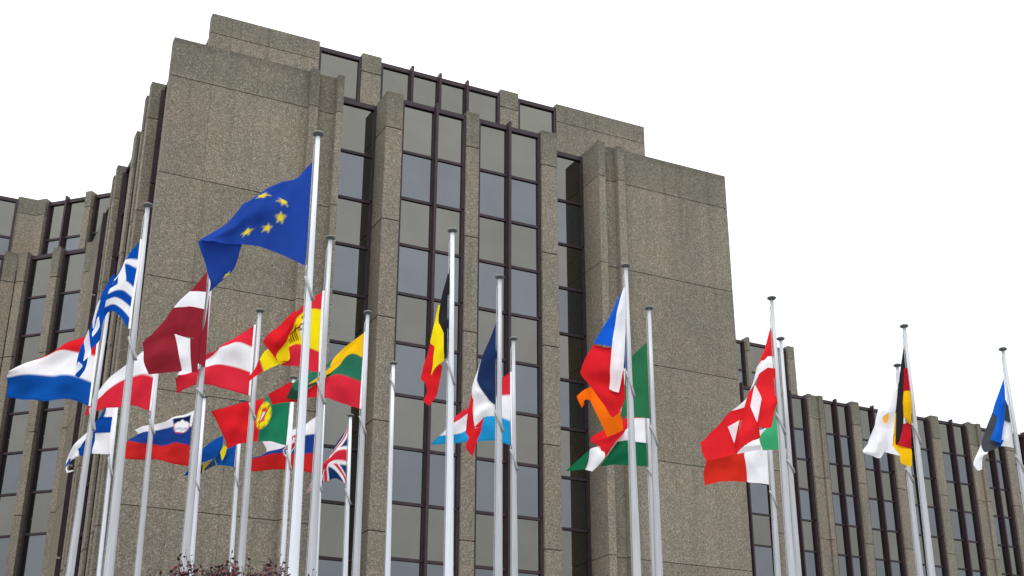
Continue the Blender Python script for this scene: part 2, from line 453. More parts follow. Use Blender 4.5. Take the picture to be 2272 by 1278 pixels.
# ------------------------------------------------------------------ flagpoles
POLES = [
    ['EU', [5.444, 17.772, 12.0], [5.532, 17.728], 0.1186, 0.034, [9.541, 9.171], 'white flagpole carrying the blue flag with yellow stars, nearest of all the poles', 'white', 9.736],
    ['Greece', [3.592, 21.52, 12.0], [3.725, 21.453], 0.135, 0.037, [9.525, 9.126], 'grey metal flagpole carrying the blue and white striped flag with a cross', 'steel', 9.677],
    ['Latvia', [5.278, 23.6, 12.0], [5.349, 23.565], 0.135, 0.037, [9.498, 9.341], 'grey metal flagpole carrying the dark red and white flag', 'steel', 9.771],
    ['NL', [3.899, 26.628, 12.0], [3.757, 26.699], 0.135, 0.037, [9.77, 9.317], 'grey metal flagpole carrying the red, white and blue flag at the far left', 'steel', 9.832],
    ['Poland', [5.516, 29.188, 12.0], [5.673, 29.11], 0.135, 0.037, [10.493, 10.155], 'grey metal flagpole carrying the white over red flag', 'steel', 10.684],
    ['Austria', [6.792, 25.453, 12.0], [6.859, 25.419], 0.135, 0.037, [9.967, 9.632], 'grey metal flagpole carrying the red, white and red flag', 'steel', 10.139],
    ['Spain', [6.905, 21.355, 12.0], [6.934, 21.34], 0.135, 0.037, [9.194, 8.789], 'grey metal flagpole carrying the red and yellow flag with arms', 'steel', 9.373],
    ['Lithuania', [8.85, 24.53, 12.0], [8.875, 24.518], 0.135, 0.037, [9.721, 9.359], 'grey metal flagpole carrying the yellow, green and red flag', 'steel', 9.886],
    ['bare', [10.51, 27.22, 12.0], [10.618, 27.166], 0.1102, 0.037, [11.626, 11.339], 'white flagpole left bare, with only its rope loop below the cap', 'white', 11.726],
    ['Belgium', [8.796, 20.057, 12.0], [8.895, 20.007], 0.1259, 0.037, [9.463, 9.042], 'white flagpole carrying the black, yellow and red flag hanging limp', 'white', 9.513],
    ['France', [10.506, 21.585, 12.0], [10.512, 21.581], 0.135, 0.037, [9.217, 8.839], 'grey metal flagpole carrying the navy, white and red flag', 'steel', 9.267],
    ['Lux', [12.285, 24.539, 12.0], [12.35, 24.506], 0.135, 0.037, [9.465, 9.02], 'grey metal flagpole carrying the red, white and pale blue flag', 'steel', 9.555],
    ['Czech', [12.44, 19.997, 12.0], [12.464, 19.985], 0.135, 0.037, [9.837, 9.344], 'grey metal flagpole carrying the white, red and bright blue flag', 'steel', 9.887],
    ['Ireland', [14.007, 21.652, 12.0], [13.971, 21.669], 0.135, 0.037, [9.444, 9.042], 'grey metal flagpole carrying the green, white and orange flag', 'steel', 9.494],
    ['Hungary', [15.652, 24.422, 12.0], [15.643, 24.426], 0.076, 0.037, [9.434, 9.206], 'grey metal flagpole carrying the red, white and green flag, hidden behind another pole', 'steel', 9.462],
    ['Denmark', [15.963, 20.062, 12.0], [15.879, 20.104], 0.135, 0.037, [9.511, 9.115], 'grey metal flagpole carrying the red flag with a white cross', 'steel', 9.561],
    ['Italy', [17.567, 21.879, 12.0], [17.494, 21.915], 0.1231, 0.037, [9.248, 8.973], 'grey metal flagpole carrying the mostly hidden green and white flag', 'steel', 9.487],
    ['Malta', [19.107, 24.481, 12.0], [18.958, 24.556], 0.135, 0.037, [9.33, 8.942], 'grey metal flagpole carrying the white and red flag at the end of the main block', 'steel', 9.473],
    ['Germany', [19.475, 20.058, 12.0], [19.367, 20.112], 0.135, 0.037, [9.812, 9.373], 'grey metal flagpole carrying the black, red and gold flag', 'steel', 9.862],
    ['Cyprus', [21.072, 22.073, 12.0], [20.972, 22.122], 0.135, 0.037, [9.528, 9.215], 'grey metal flagpole carrying the white flag with an orange patch', 'steel', 9.813],
    ['Estonia', [22.448, 20.159, 12.0], [22.43, 20.168], 0.135, 0.037, [9.515, 9.132], 'grey metal flagpole carrying the blue, black and white flag at the right edge', 'steel', 9.565],
    ['Finland', [5.067, 31.37, 12.0], [5.24, 31.284], 0.0697, 0.037, [10.096, 9.658], 'white flagpole carrying the white flag with a blue cross', 'white', 10.146],
    ['Slovenia', [7.216, 31.643, 12.0], [7.401, 31.551], 0.1222, 0.037, [9.882, 9.611], 'white flagpole carrying the white, blue and red flag with a mountain shield', 'white', 10.234],
    ['Portugal', [8.759, 29.249, 12.0], [8.837, 29.21], 0.1037, 0.037, [10.195, 9.737], 'white flagpole carrying the green and red flag with a round emblem', 'white', 10.317],
    ['Sweden', [8.152, 31.576, 12.0], [8.335, 31.485], 0.0942, 0.037, [10.137, 9.793], 'white flagpole carrying the blue flag with a yellow cross', 'white', 10.196],
    ['Slovakia', [9.882, 30.299, 12.0], [10.0, 30.24], 0.0992, 0.037, [9.883, 9.589], 'white flagpole carrying the white, blue and red flag with a red shield', 'white', 10.044],
    ['UK', [11.02, 31.482, 12.0], [11.195, 31.394], 0.135, 0.037, [10.049, 9.661], 'white flagpole carrying the dark blue flag with red and white crosses', 'white', 10.162]]
RX, RY = 0.89449, -0.44708          # horizontal direction across the view: the wind blows the flags the other way
for P in POLES:
    nm, T, B, r0, r1, ring, lab, mt, cord = P
    r = root('flagpole', (B[0], B[1], 0))
    tag(r, lab, 'flagpole', 'tall flagpoles in front of the building')
    T = Vector(T); Bv = Vector((B[0], B[1], 0))
    at = lambda z: Bv + (T - Bv) * (z / T.z)
    rad = lambda z: r1 + (r0 - r1) * max(0, 1 - z / T.z) ** 1.35
    s = MB(); s.tube([at(z) for z in (0, 2, 4, 6, 8, 10, T.z - .02)], [rad(z) for z in (0, 2, 4, 6, 8, 10, T.z)], 16)
    org = (B[0], B[1], 0)
    s.build('shaft', M[mt], r, org)
    c = MB(); c.lathe(T, [(r1 * .9, -.05), (r1 + .004, -.042), (.070, -.022), (.092, -.004), (.094, .008), (.080, .026), (.045, .042), (.012, .047)], 24)
    c.build('cap', M['cap'], r, org)
    # halyard down the pole
    def out(z, k): 
        a = at(z); rr = rad(z) + k
        return Vector((a.x - RX * rr, a.y - RY * rr, z))
    h = MB(); zt = T.z - .16
    h.tube([out(zt, -.01), out(zt - .08, .018), out(zt - 1.0, .022), out(cord, .020)], .009, 6)
    h.tube([out(cord - .1, .014), out(cord - 2.5, .012), out(1.2, .012)], .008, 6)
    h.build('halyard', M['rope'], r, org)
    if ring:
        zh, zl = ring
        m = MB(); pts = []; zc = (zh + zl) / 2; hz = (zh - zl) / 2
        for k in range(22):
            a = 2 * math.pi * k / 22
            z = zc + math.cos(a) * hz; p = at(z); w = rad(z) + .024
            pts.append((p.x - RX * math.cos(a) * w + RY * math.sin(a) * w, p.y - RY * math.cos(a) * w - RX * math.sin(a) * w, z))
        m.tube(pts, .022, 8, closed=True)
        m.tube([pts[0], out(cord, .020)], .012, 6)
        m.build('counterweight_ring', M['rope'], r, org)

# ------------------------------------------------------------------ flags
WH = (.85, .86, .895)
C = dict(
    white=WH, red=rgb(212, 36, 44, 1.0), yellow=rgb(246, 214, 26, 1.1), gold=rgb(240, 190, 24, 1.0), yellow_shade=rgb(200, 172, 40, 1.0),  # last one: darker copy of the yellow, fold shade put into the colour
    green=rgb(45, 112, 88, 1.0), dkgreen=rgb(42, 78, 62, 1.0), blue=rgb(18, 72, 158, 1.0), navy=rgb(34, 62, 112, 1.1), dkblue=rgb(24, 40, 84, .8),  # dkgreen, navy and dkblue also carry painted shade of folded green and blue cloth
    dkred=rgb(142, 40, 52, 1.0), seblue=rgb(24, 84, 168, 1.0), frnavy=rgb(32, 48, 86, 1.1), czblue=rgb(26, 92, 204, 1.0),
    irgreen=rgb(46, 112, 76, 1.0), orange=rgb(248, 112, 22, 1.0), hugreen=rgb(26, 104, 68, 1.0), dared=rgb(222, 42, 48, 1.05),
    mared=rgb(206, 48, 36, 1.0), itgreen=rgb(62, 166, 114, 1.0), black=rgb(44, 44, 50, 1.0), purple=rgb(96, 20, 86, 1.1),  # purple: red cloth seen through the black, that light put into the colour
    dered=rgb(190, 32, 46, 1.0), cyorange=rgb(236, 172, 74, 1.0), etblue=rgb(30, 98, 202, 1.0), etblue_shade=rgb(22, 62, 150, 1.0),  # the second, darker blue is the shade of a fold put into the colour
    etblack=rgb(72, 78, 82, 1.0), eublue=rgb(38, 70, 156, 1.0), grblue=rgb(14, 76, 170, 1.0), nlblue=rgb(20, 82, 166, 1.0),
    slblue=rgb(34, 66, 142, 1.0), slred=rgb(200, 42, 42, 1.0), ptgreen=rgb(34, 122, 90, 1.0), ltred=rgb(212, 46, 62, 1.0),
    luxblue=rgb(36, 148, 206, 1.0), ukblue=rgb(28, 62, 110, 1.0), dkbrown=rgb(104, 34, 30, 1.0))

def star(du, dv, r):
    """boolean mask of a five-pointed star, du and dv in the same length unit"""
    a = np.arctan2(du, dv); rr = np.hypot(du, dv)
    k = np.abs(((a + math.pi / 5) % (2 * math.pi / 5)) - math.pi / 5)
    # edge from the outer point (angle 0, r) to the inner point (angle 36 deg, .382 r)
    ax, ay = r, 0.0; bx, by = .382 * r * math.cos(math.pi / 5), .382 * r * math.sin(math.pi / 5)
    x, y = rr * np.cos(k), rr * np.sin(k)
    return (bx - ax) * (y - ay) - (by - ay) * (x - ax) >= 0

def paint(pat, u, v):
    """colour of the flag design at u (hoist to fly) and v (foot to head), both 0..1"""
    out = np.zeros(u.shape + (3,)); 
    def put(mask, c): out[mask] = C[c]
    one = np.ones_like(u, bool)
    if pat == 'eu':
        put(one, 'eublue')
        for k in range(12):
            a = k * math.pi / 6
            put(star(u * 1.5 - .75 - math.sin(a) / 3, v - .5 - math.cos(a) / 3, .066), 'yellow')
    elif pat == 'one_star':
        put(one, 'eublue'); put(star((u - .10) * .8, v - .34, .105), 'yellow')
    elif pat == 'greece':
        put(one, 'white')
        put((np.floor(np.clip(v, 0, .999) * 9) % 2) == 0, 'grblue')
        can = (u < .37) & (v > 4 / 9)
        put(can, 'grblue')
        put(can & ((np.abs(u - .185) < .037) | (np.abs(v - 6.5 / 9) < .056)), 'white')
    elif pat in ('nl', 'lux'):
        put(one, 'white'); put(v > 2 / 3, 'red' if pat == 'nl' else 'ltred'); put(v < 1 / 3, 'nlblue' if pat == 'nl' else 'luxblue')
    elif pat == 'poland':
        put(one, 'white'); put(v < .5, 'ltred')
    elif pat == 'austria':
        put(one, 'ltred'); put((v > 1 / 3) & (v < 2 / 3), 'white')
    elif pat == 'lith':
        put(one, 'green'); put(v > 2 / 3, 'gold'); put(v < 1 / 3, 'ltred')
    elif pat == 'spain':
        put(one, 'yellow'); put((v > .75) | (v < .25), 'ltred')
        s = (u > .345) & (u < .475) & (v > .31) & (v < .53)
        put(s & ((np.floor((u - .345) / .0145) % 2) == 0), 'dkbrown')
        put(s & (v > .50), 'dkbrown')
        put((np.abs(u - .268) < .018) & (v > .33) & (v < .64), 'white')
        put((np.abs(u - .268) < .036) & (np.abs(v - .57) < .014), 'dkbrown')
        put((np.abs(u - .268) < .036) & (np.abs(v - .50) < .014), 'dkbrown')
        put((np.abs(u - .325) < .05) & (np.abs(v - .535) < .014), 'dkbrown')
        put(((u - .295) / .03) ** 2 + ((v - .675) / .02) ** 2 < 1, 'dkbrown')
        put((np.abs(u - .37) < .012) & (v > .5) & (v < .60), 'dkbrown')
    elif pat == 'slovenia':
        put(one, 'slblue'); put(v > 2 / 3, 'white'); put(v < 1 / 3, 'slred')
        w = np.where(v > .62, .125, .125 * np.sqrt(np.clip((v - .50) / .12, 0, 1)))
        sh = (np.abs(u - .17) < w) & (v < .93) & (v > .50)
        put(sh & (v < .70), 'slred')
        inn = (np.abs(u - .17) < w - .012) & (v > .525) & (v < .93)
        put(sh & (v >= .70), 'slblue'); put(inn, 'dkblue')
        du = u - .17
        peak = .85 - np.minimum(np.abs(du) * 1.7, np.minimum(np.abs(du - .055) * 1.4 + .05, np.abs(du + .06) * 1.2 + .06))
        put(inn & (v < peak), 'white')
        for k in (.59, .625):
            put(inn & (np.abs(v - k - .012 * np.sin(du * 70)) < .006), 'slblue')
    elif pat == 'portugal':
        put(one, 'red'); put(u < .4, 'ptgreen')
        e = ((u - .375) / .108) ** 2 + ((v - .58) / .29) ** 2
        put(e < 1, 'yellow')
        put((e < .86) & (e > .74) & (np.sin(np.arctan2(v - .58, (u - .375) * 2.6) * 9) > .1), 'ptgreen')
        du, dv = (u - .375) / .108, (v - .58) / .29
        put((np.abs(du - .12 + dv * .2) < .42 - .1 * dv) & (np.abs(dv - .1) < .52), 'ltred')
        put((np.abs(du - .12 + dv * .2) < .20) & (np.abs(dv - .02) < .33), 'white')
        for a, b in ((0, 0), (.1, .18), (-.1, -.18), (.12, -.2), (-.12, .2)):
            put(np.hypot(du - .12 + dv * .2 - a, (dv - .02 - b) * 1.0) < .055, 'slblue')
        put((np.abs(du + dv * .8 + .12) < .085) & (np.abs(dv) < .72), 'dkbrown')
    elif pat == 'slovakia':
        put(one, 'slblue'); put(v > 2 / 3, 'white'); put(v < 1 / 3, 'slred')
        w = .15 * np.sqrt(np.clip((v - .26) / .3, 0, 1))
        sh = (np.abs(u - .43) < w) & (v < .84)
        put(sh, 'white')
        put((np.abs(u - .43) < w - .022) & (v < .81) & (v > .31), 'slred')
        put((np.abs(u - .43) < w - .022) & (v < .47 - .05 * np.abs(np.sin((u - .43) * 24))) & (v > .31), 'slblue')
        put((np.abs(u - .43) < .014) & (v > .44) & (v < .76), 'white')
        put((np.abs(u - .43) < .06) & (np.abs(v - .60) < .022), 'white'); put((np.abs(u - .43) < .045) & (np.abs(v - .68) < .02), 'white')
    elif pat == 'uk':
        put(one, 'ukblue')
        x, y = (u - .5) * 2.0, v - .5
        L = math.hypot(2, 1)
        d1 = (y * 2 - x * 1) / L; d2 = (y * 2 + x * 1) / L
        put((np.abs(d1) < .105) | (np.abs(d2) < .105), 'white')
        put(((d1 * np.sign(x) < .01) & (d1 * np.sign(x) > -.066)) | ((d2 * np.sign(x) < .01) & (d2 * np.sign(x) > -.066)), 'ltred')
        put((np.abs(y) < .167) | (np.abs(x) < .167), 'white')
        put((np.abs(y) < .10) | (np.abs(x) < .10), 'ltred')
    return out

def cr(P, n, k=1.0):
    """cardinal spline along axis 0, n steps per span; k = 0 runs straight from knot to knot"""
    P = np.asarray(P, float)
    ext = np.concatenate([[2 * P[0] - P[1]], P, [2 * P[-1] - P[-2]]]) if len(P) > 1 else P
    res = []
    for i in range(len(P) - 1):
        a, b, c, d = ext[i], ext[i + 1], ext[i + 2], ext[i + 3]
        for j in range(n):
            t = j / n
            sp = .5 * (2 * b + (c - a) * t + (2 * a - 5 * b + 4 * c - d) * t * t + (3 * b - a - 3 * c + d) * t ** 3)
            res.append(sp * k + (b + (c - b) * t) * (1 - k))
    res.append(P[-1]); return np.array(res)

def surface(G, n, m, k):
    A = cr(np.asarray(G, float), n, k)           # along rows
    return np.swapaxes(cr(np.swapaxes(A, 0, 1), m, k), 0, 1)

FLAGS = [
    {'label': 'blue flag with a ring of yellow stars', 'at': [5.41, 17.789, 11.53], 'nets': [{'g': [[[0.0, 0.0, 0.0], [-0.203, 0.381, -0.208], [-0.336, 0.767, -0.392], [-0.485, 0.999, -0.563], [-0.658, 1.193, -0.697], [-0.832, 1.323, -0.818], [-1.189, 1.593, -0.93]], [[-0.002, 0.001, -0.466], [-0.293, 0.329, -0.263], [-0.577, 0.679, -0.423], [-0.718, 0.915, -0.492], [-0.808, 1.067, -0.54], [-0.972, 1.251, -0.7], [-1.318, 1.51, -1.026]], [[-0.006, 0.003, -0.915], [-0.143, 0.185, -0.807], [-0.343, 0.323, -0.653], [-0.553, 0.551, -0.717], [-0.808, 0.852, -0.778], [-0.971, 1.023, -0.917], [-1.305, 1.371, -1.081]], [[-0.014, 0.013, -1.354], [-0.151, 0.21, -1.243], [-0.326, 0.37, -1.067], [-0.466, 0.582, -0.974], [-0.704, 0.876, -0.923], [-0.905, 1.026, -1.049], [-1.257, 1.268, -1.114]], [[-0.023, 0.025, -1.794], [-0.179, 0.269, -1.615], [-0.381, 0.59, -1.398], [-0.545, 0.8, -1.268], [-0.729, 0.982, -1.203], [-0.859, 1.038, -1.187], [-1.158, 1.157, -1.145]]], 'pat': 'uv', 'u': [0, 0.14, 0.28, 0.39, 0.5, 0.56, 0.562], 'v': [1, 0.75, 0.5, 0.25, 0]}, {'g': [[[-0.719, 1.072, -1.161], [-0.93, 1.231, -1.047], [-1.127, 1.486, -0.922], [-1.309, 1.624, -1.012]], [[-0.758, 1.243, -1.36], [-0.931, 1.335, -1.329], [-1.086, 1.506, -1.311], [-1.226, 1.597, -1.273]], [[-0.83, 1.414, -1.57], [-0.929, 1.46, -1.582], [-1.026, 1.541, -1.579], [-1.132, 1.583, -1.54]], [[-1.052, 1.721, -1.764], [-1.057, 1.689, -1.742], [-1.06, 1.654, -1.713], [-1.063, 1.608, -1.667]]], 'pat': 'uv', 'u': [0, 0.33, 0.66, 1], 'v': [1, 0.7, 0.35, 0], 'pt': 'one_star'}], 'pat': 'eu'},
    {'label': 'blue and white striped flag with a white cross', 'at': [3.546, 21.542, 11.337], 'nets': [{'g': [[[0.0, 0.0, 0.0], [-0.139, 0.126, -0.268], [-0.219, 0.257, -0.409], [-0.324, 0.41, -0.574]], [[0.004, -0.002, -0.546], [-0.201, 0.123, -0.447], [-0.278, 0.252, -0.615], [-0.335, 0.361, -0.697]], [[-0.01, 0.013, -0.902], [-0.152, 0.08, -0.781], [-0.264, 0.216, -0.806], [-0.356, 0.322, -0.873]], [[-0.018, 0.021, -1.27], [-0.163, 0.209, -1.08], [-0.275, 0.286, -1.028], [-0.392, 0.355, -1.08]], [[-0.011, 0.017, -1.66], [-0.17, 0.276, -1.338], [-0.276, 0.371, -1.253], [-0.392, 0.474, -1.299]]], 'pat': 'uv', 'u': [0, 0.148, 0.222, 0.37], 'v': [1, 0.667, 0.444, 0.222, 0]}, {'g': [[[-0.287, 0.401, -0.548], [-0.333, 0.442, -0.575]], [[-0.341, 0.45, -0.878], [-0.403, 0.505, -0.813]], [[-0.34, 0.451, -1.235], [-0.461, 0.558, -1.031]], [[-0.381, 0.488, -1.341], [-0.532, 0.622, -1.353]], [[-0.406, 0.512, -1.678], [-0.569, 0.655, -1.558]], [[-0.5, 0.596, -2.01], [-0.64, 0.72, -1.91]], [[-0.536, 0.63, -2.279], [-0.672, 0.75, -2.116]], [[-0.619, 0.704, -2.412], [-0.684, 0.761, -2.368]]], 'pat': 'grblue', 'k': 0.5}, {'g': [[[-0.454, 0.446, -1.062], [-0.476, 0.465, -1.086]], [[-0.485, 0.474, -1.298], [-0.553, 0.535, -1.41]], [[-0.526, 0.512, -1.56], [-0.543, 0.527, -1.549]]], 'pat': 'white', 'k': 0.5}, {'g': [[[-0.44, 0.434, -1.37], [-0.462, 0.455, -1.415]], [[-0.424, 0.421, -1.537], [-0.52, 0.507, -1.633]], [[-0.501, 0.49, -1.734], [-0.51, 0.498, -1.716]]], 'pat': 'white', 'k': 0.5}, {'g': [[[-0.576, 0.556, -1.578], [-0.59, 0.569, -1.604]], [[-0.565, 0.547, -1.813], [-0.64, 0.614, -1.781]], [[-0.516, 0.505, -2.042], [-0.609, 0.587, -1.963]], [[-0.593, 0.574, -2.155], [-0.602, 0.582, -2.137]]], 'pat': 'white', 'k': 0.5}, {'g': [[[-0.673, 0.645, -2.145], [-0.688, 0.658, -2.161]], [[-0.609, 0.589, -2.226], [-0.711, 0.679, -2.312]], [[-0.695, 0.666, -2.361], [-0.706, 0.675, -2.371]]], 'pat': 'white', 'k': 0.5}], 'pat': 'greece', 'band': 1, 'hoist': [[0.009, -0.018, 0.0], [0.013, -0.02, -0.546], [-0.001, -0.005, -0.902], [-0.009, 0.003, -1.27], [-0.002, -0.001, -1.66]]},
    {'label': 'red, white and blue horizontal striped flag', 'at': [3.779, 26.715, 11.476], 'nets': [{'g': [[[0.0, 0.0, 0.0], [-0.339, 0.325, -0.126], [-0.711, 0.795, -0.314], [-0.99, 1.35, -0.434], [-1.303, 1.7, -0.658]], [[0.006, -0.009, -0.57], [-0.337, 0.262, -0.45], [-0.686, 0.655, -0.361], [-1.127, 1.071, -0.515], [-1.475, 1.341, -0.722]], [[0.002, -0.008, -1.136], [-0.39, 0.275, -0.958], [-0.72, 0.778, -0.875], [-1.143, 1.027, -0.83], [-1.506, 1.427, -0.822]], [[0.003, -0.012, -1.644], [-0.363, 0.399, -1.428], [-0.805, 0.703, -1.423], [-1.193, 1.246, -1.31], [-1.471, 1.392, -1.243]]], 'pat': 'uv', 'u': [0, 0.25, 0.5, 0.75, 1], 'v': [1, 0.667, 0.333, 0]}], 'pat': 'nl', 'band': 1, 'hoist': [[0.009, -0.018, 0.0], [0.015, -0.027, -0.57], [0.011, -0.026, -1.136], [0.012, -0.03, -1.644]]},
    {'label': 'dark red flag with a white stripe', 'at': [5.179, 23.521, 11.837], 'nets': [{'g': [[[0.084, -0.058, -0.507], [0.077, -0.054, -0.526]], [[0.095, -0.063, -0.959], [0.046, -0.039, -1.127]], [[0.113, -0.073, -1.515], [-0.032, 0.015, -1.4]], [[0.123, -0.078, -1.975], [-0.003, -0.007, -1.874]]], 'pat': 'dkred'}, {'g': [[[0.0, 0.0, 0.0], [-0.012, 0.009, -0.018], [-0.024, 0.018, -0.036]], [[0.009, -0.007, -0.216], [-0.056, 0.043, -0.213], [-0.131, 0.1, -0.206]], [[0.017, -0.013, -0.436], [-0.108, 0.083, -0.41], [-0.247, 0.189, -0.393]]], 'pat': 'dkred'}, {'g': [[[0.017, -0.013, -0.436], [-0.108, 0.083, -0.41], [-0.247, 0.189, -0.393]], [[0.015, -0.011, -0.616], [-0.155, 0.119, -0.562], [-0.36, 0.275, -0.557]], [[0.013, -0.009, -0.785], [-0.216, 0.166, -0.717], [-0.47, 0.359, -0.729]]], 'pat': 'white'}, {'g': [[[0.013, -0.009, -0.785], [-0.229, 0.105, -0.741], [-0.47, 0.359, -0.729]], [[0.013, -0.008, -1.103], [-0.372, 0.239, -1.085], [-0.732, 0.559, -1.096]], [[0.018, -0.012, -1.409], [-0.394, 0.361, -1.277], [-0.913, 0.697, -1.356]]], 'pat': 'dkred'}, {'g': [[[-0.408, 0.301, -1.278], [-0.646, 0.459, -1.308], [-0.924, 0.67, -1.4]], [[-0.34, 0.156, -1.698], [-0.62, 0.3, -1.734], [-0.878, 0.636, -1.703]], [[-0.257, 0.164, -2.024], [-0.522, 0.366, -2.039], [-0.769, 0.554, -2.054]]], 'pat': 'dkred'}, {'g': [[[-0.17, 0.073, -1.394], [-0.411, 0.281, -1.291]], [[-0.141, 0.052, -1.736], [-0.344, 0.136, -1.705]], [[-0.097, 0.018, -2.066], [-0.262, 0.144, -2.031]]], 'pat': 'white'}, {'g': [[[-0.002, -0.02, -1.397], [-0.164, 0.104, -1.383]], [[-0.007, -0.015, -1.736], [-0.135, 0.082, -1.725]], [[0.007, -0.026, -2.064], [-0.09, 0.049, -2.056]]], 'pat': 'dkred'}]},
    {'label': 'white over red flag', 'at': [5.461, 29.216, 12.3], 'nets': [{'g': [[[0.0, 0.0, 0.0], [-0.274, 0.246, -0.19], [-0.566, 0.51, -0.44], [-0.897, 0.807, -0.801], [-1.121, 1.008, -1.12]], [[0.006, -0.001, -0.81], [-0.244, 0.103, -0.743], [-0.502, 0.513, -0.753], [-0.847, 0.705, -1.023], [-1.196, 1.076, -1.332]], [[0.001, 0.007, -1.616], [-0.35, 0.321, -1.434], [-0.645, 0.526, -1.474], [-0.941, 0.908, -1.468], [-1.249, 1.124, -1.584]]], 'pat': 'uv', 'u': [0, 0.25, 0.5, 0.75, 1], 'v': [1, 0.5, 0]}], 'pat': 'poland', 'band': 1, 'hoist': [[0.009, -0.018, 0.0], [0.015, -0.019, -0.81], [0.01, -0.011, -1.616]]},
    {'label': 'red, white and red horizontal striped flag', 'at': [6.711, 25.507, 11.687], 'nets': [{'g': [[[0.0, 0.0, 0.0], [-0.253, 0.25, -0.179], [-0.558, 0.549, -0.399], [-0.894, 0.876, -0.652], [-1.128, 1.103, -0.844]], [[-0.001, 0.002, -0.495], [-0.305, 0.202, -0.374], [-0.603, 0.654, -0.493], [-0.9, 0.882, -0.722], [-1.168, 1.142, -0.887]], [[0.002, 0.001, -1.039], [-0.301, 0.36, -0.846], [-0.675, 0.589, -0.782], [-0.909, 0.892, -0.875], [-1.236, 1.086, -1.007]], [[0.005, -0.001, -1.287], [-0.315, 0.375, -1.111], [-0.694, 0.646, -0.988], [-0.929, 0.912, -1.034], [-1.271, 1.12, -1.036]], [[0.008, -0.004, -1.548], [-0.341, 0.339, -1.388], [-0.702, 0.753, -1.18], [-0.96, 0.942, -1.19], [-1.218, 1.192, -1.328]]], 'pat': 'uv', 'u': [0, 0.25, 0.5, 0.75, 1], 'v': [1, 0.667, 0.333, 0.17, 0]}], 'pat': 'austria', 'band': 1, 'hoist': [[0.009, -0.018, 0.0], [0.008, -0.016, -0.495], [0.011, -0.017, -1.039], [0.014, -0.019, -1.287], [0.017, -0.022, -1.548]]},
    {'label': 'red and yellow flag with a coat of arms', 'at': [6.839, 21.397, 10.937], 'nets': [{'g': [[[0.0, 0.0, 0.0], [-0.193, 0.208, -0.167], [-0.385, 0.414, -0.361], [-0.521, 0.558, -0.508]], [[-0.002, 0.002, -0.365], [-0.18, 0.117, -0.339], [-0.335, 0.36, -0.412], [-0.375, 0.403, -0.619]], [[0.003, -0.002, -0.775], [-0.218, 0.171, -0.713], [-0.353, 0.444, -0.7], [-0.45, 0.483, -0.842]], [[0.005, -0.004, -1.172], [-0.151, 0.164, -1.062], [-0.293, 0.38, -0.948], [-0.434, 0.467, -1.025]], [[0.015, -0.014, -1.564], [-0.142, 0.155, -1.488], [-0.287, 0.31, -1.378], [-0.525, 0.563, -1.324]]], 'pat': 'uv', 'u': [0, 0.2, 0.38, 0.5], 'v': [1, 0.75, 0.5, 0.25, 0]}, {'g': [[[-0.385, 0.337, -0.635], [-0.45, 0.406, -0.852]], [[-0.49, 0.45, -0.869], [-0.462, 0.42, -0.947]], [[-0.594, 0.561, -1.134], [-0.42, 0.375, -1.238]], [[-0.611, 0.579, -1.257], [-0.444, 0.401, -1.29]]], 'pat': 'yellow'}, {'g': [[[-0.369, 0.268, -0.352], [-0.549, 0.461, -0.547], [-0.695, 0.616, -0.716], [-0.826, 0.755, -0.872]], [[-0.383, 0.283, -0.506], [-0.526, 0.335, -0.759], [-0.652, 0.443, -0.955], [-0.735, 0.659, -1.06]], [[-0.399, 0.3, -0.659], [-0.507, 0.416, -0.891], [-0.604, 0.52, -1.117], [-0.616, 0.533, -1.271]]], 'pat': 'red'}, {'g': [[[-0.413, 0.419, -1.215], [-0.587, 0.604, -1.151], [-0.75, 0.777, -0.971], [-0.84, 0.871, -1.163]], [[-0.416, 0.422, -1.273], [-0.555, 0.57, -1.312], [-0.671, 0.693, -1.354], [-0.775, 0.803, -1.412]]], 'pat': 'yellow'}, {'g': [[[-0.84, 0.871, -1.163], [-0.919, 0.955, -1.4], [-0.961, 0.999, -1.498]], [[-0.772, 0.801, -1.413], [-0.854, 0.887, -1.484], [-0.962, 1.001, -1.615]]], 'pat': 'red'}], 'pat': 'spain', 'band': 1, 'hoist': [[0.009, -0.018, 0.0], [0.007, -0.016, -0.365], [0.012, -0.02, -0.775], [0.014, -0.022, -1.172], [0.024, -0.032, -1.564]]},
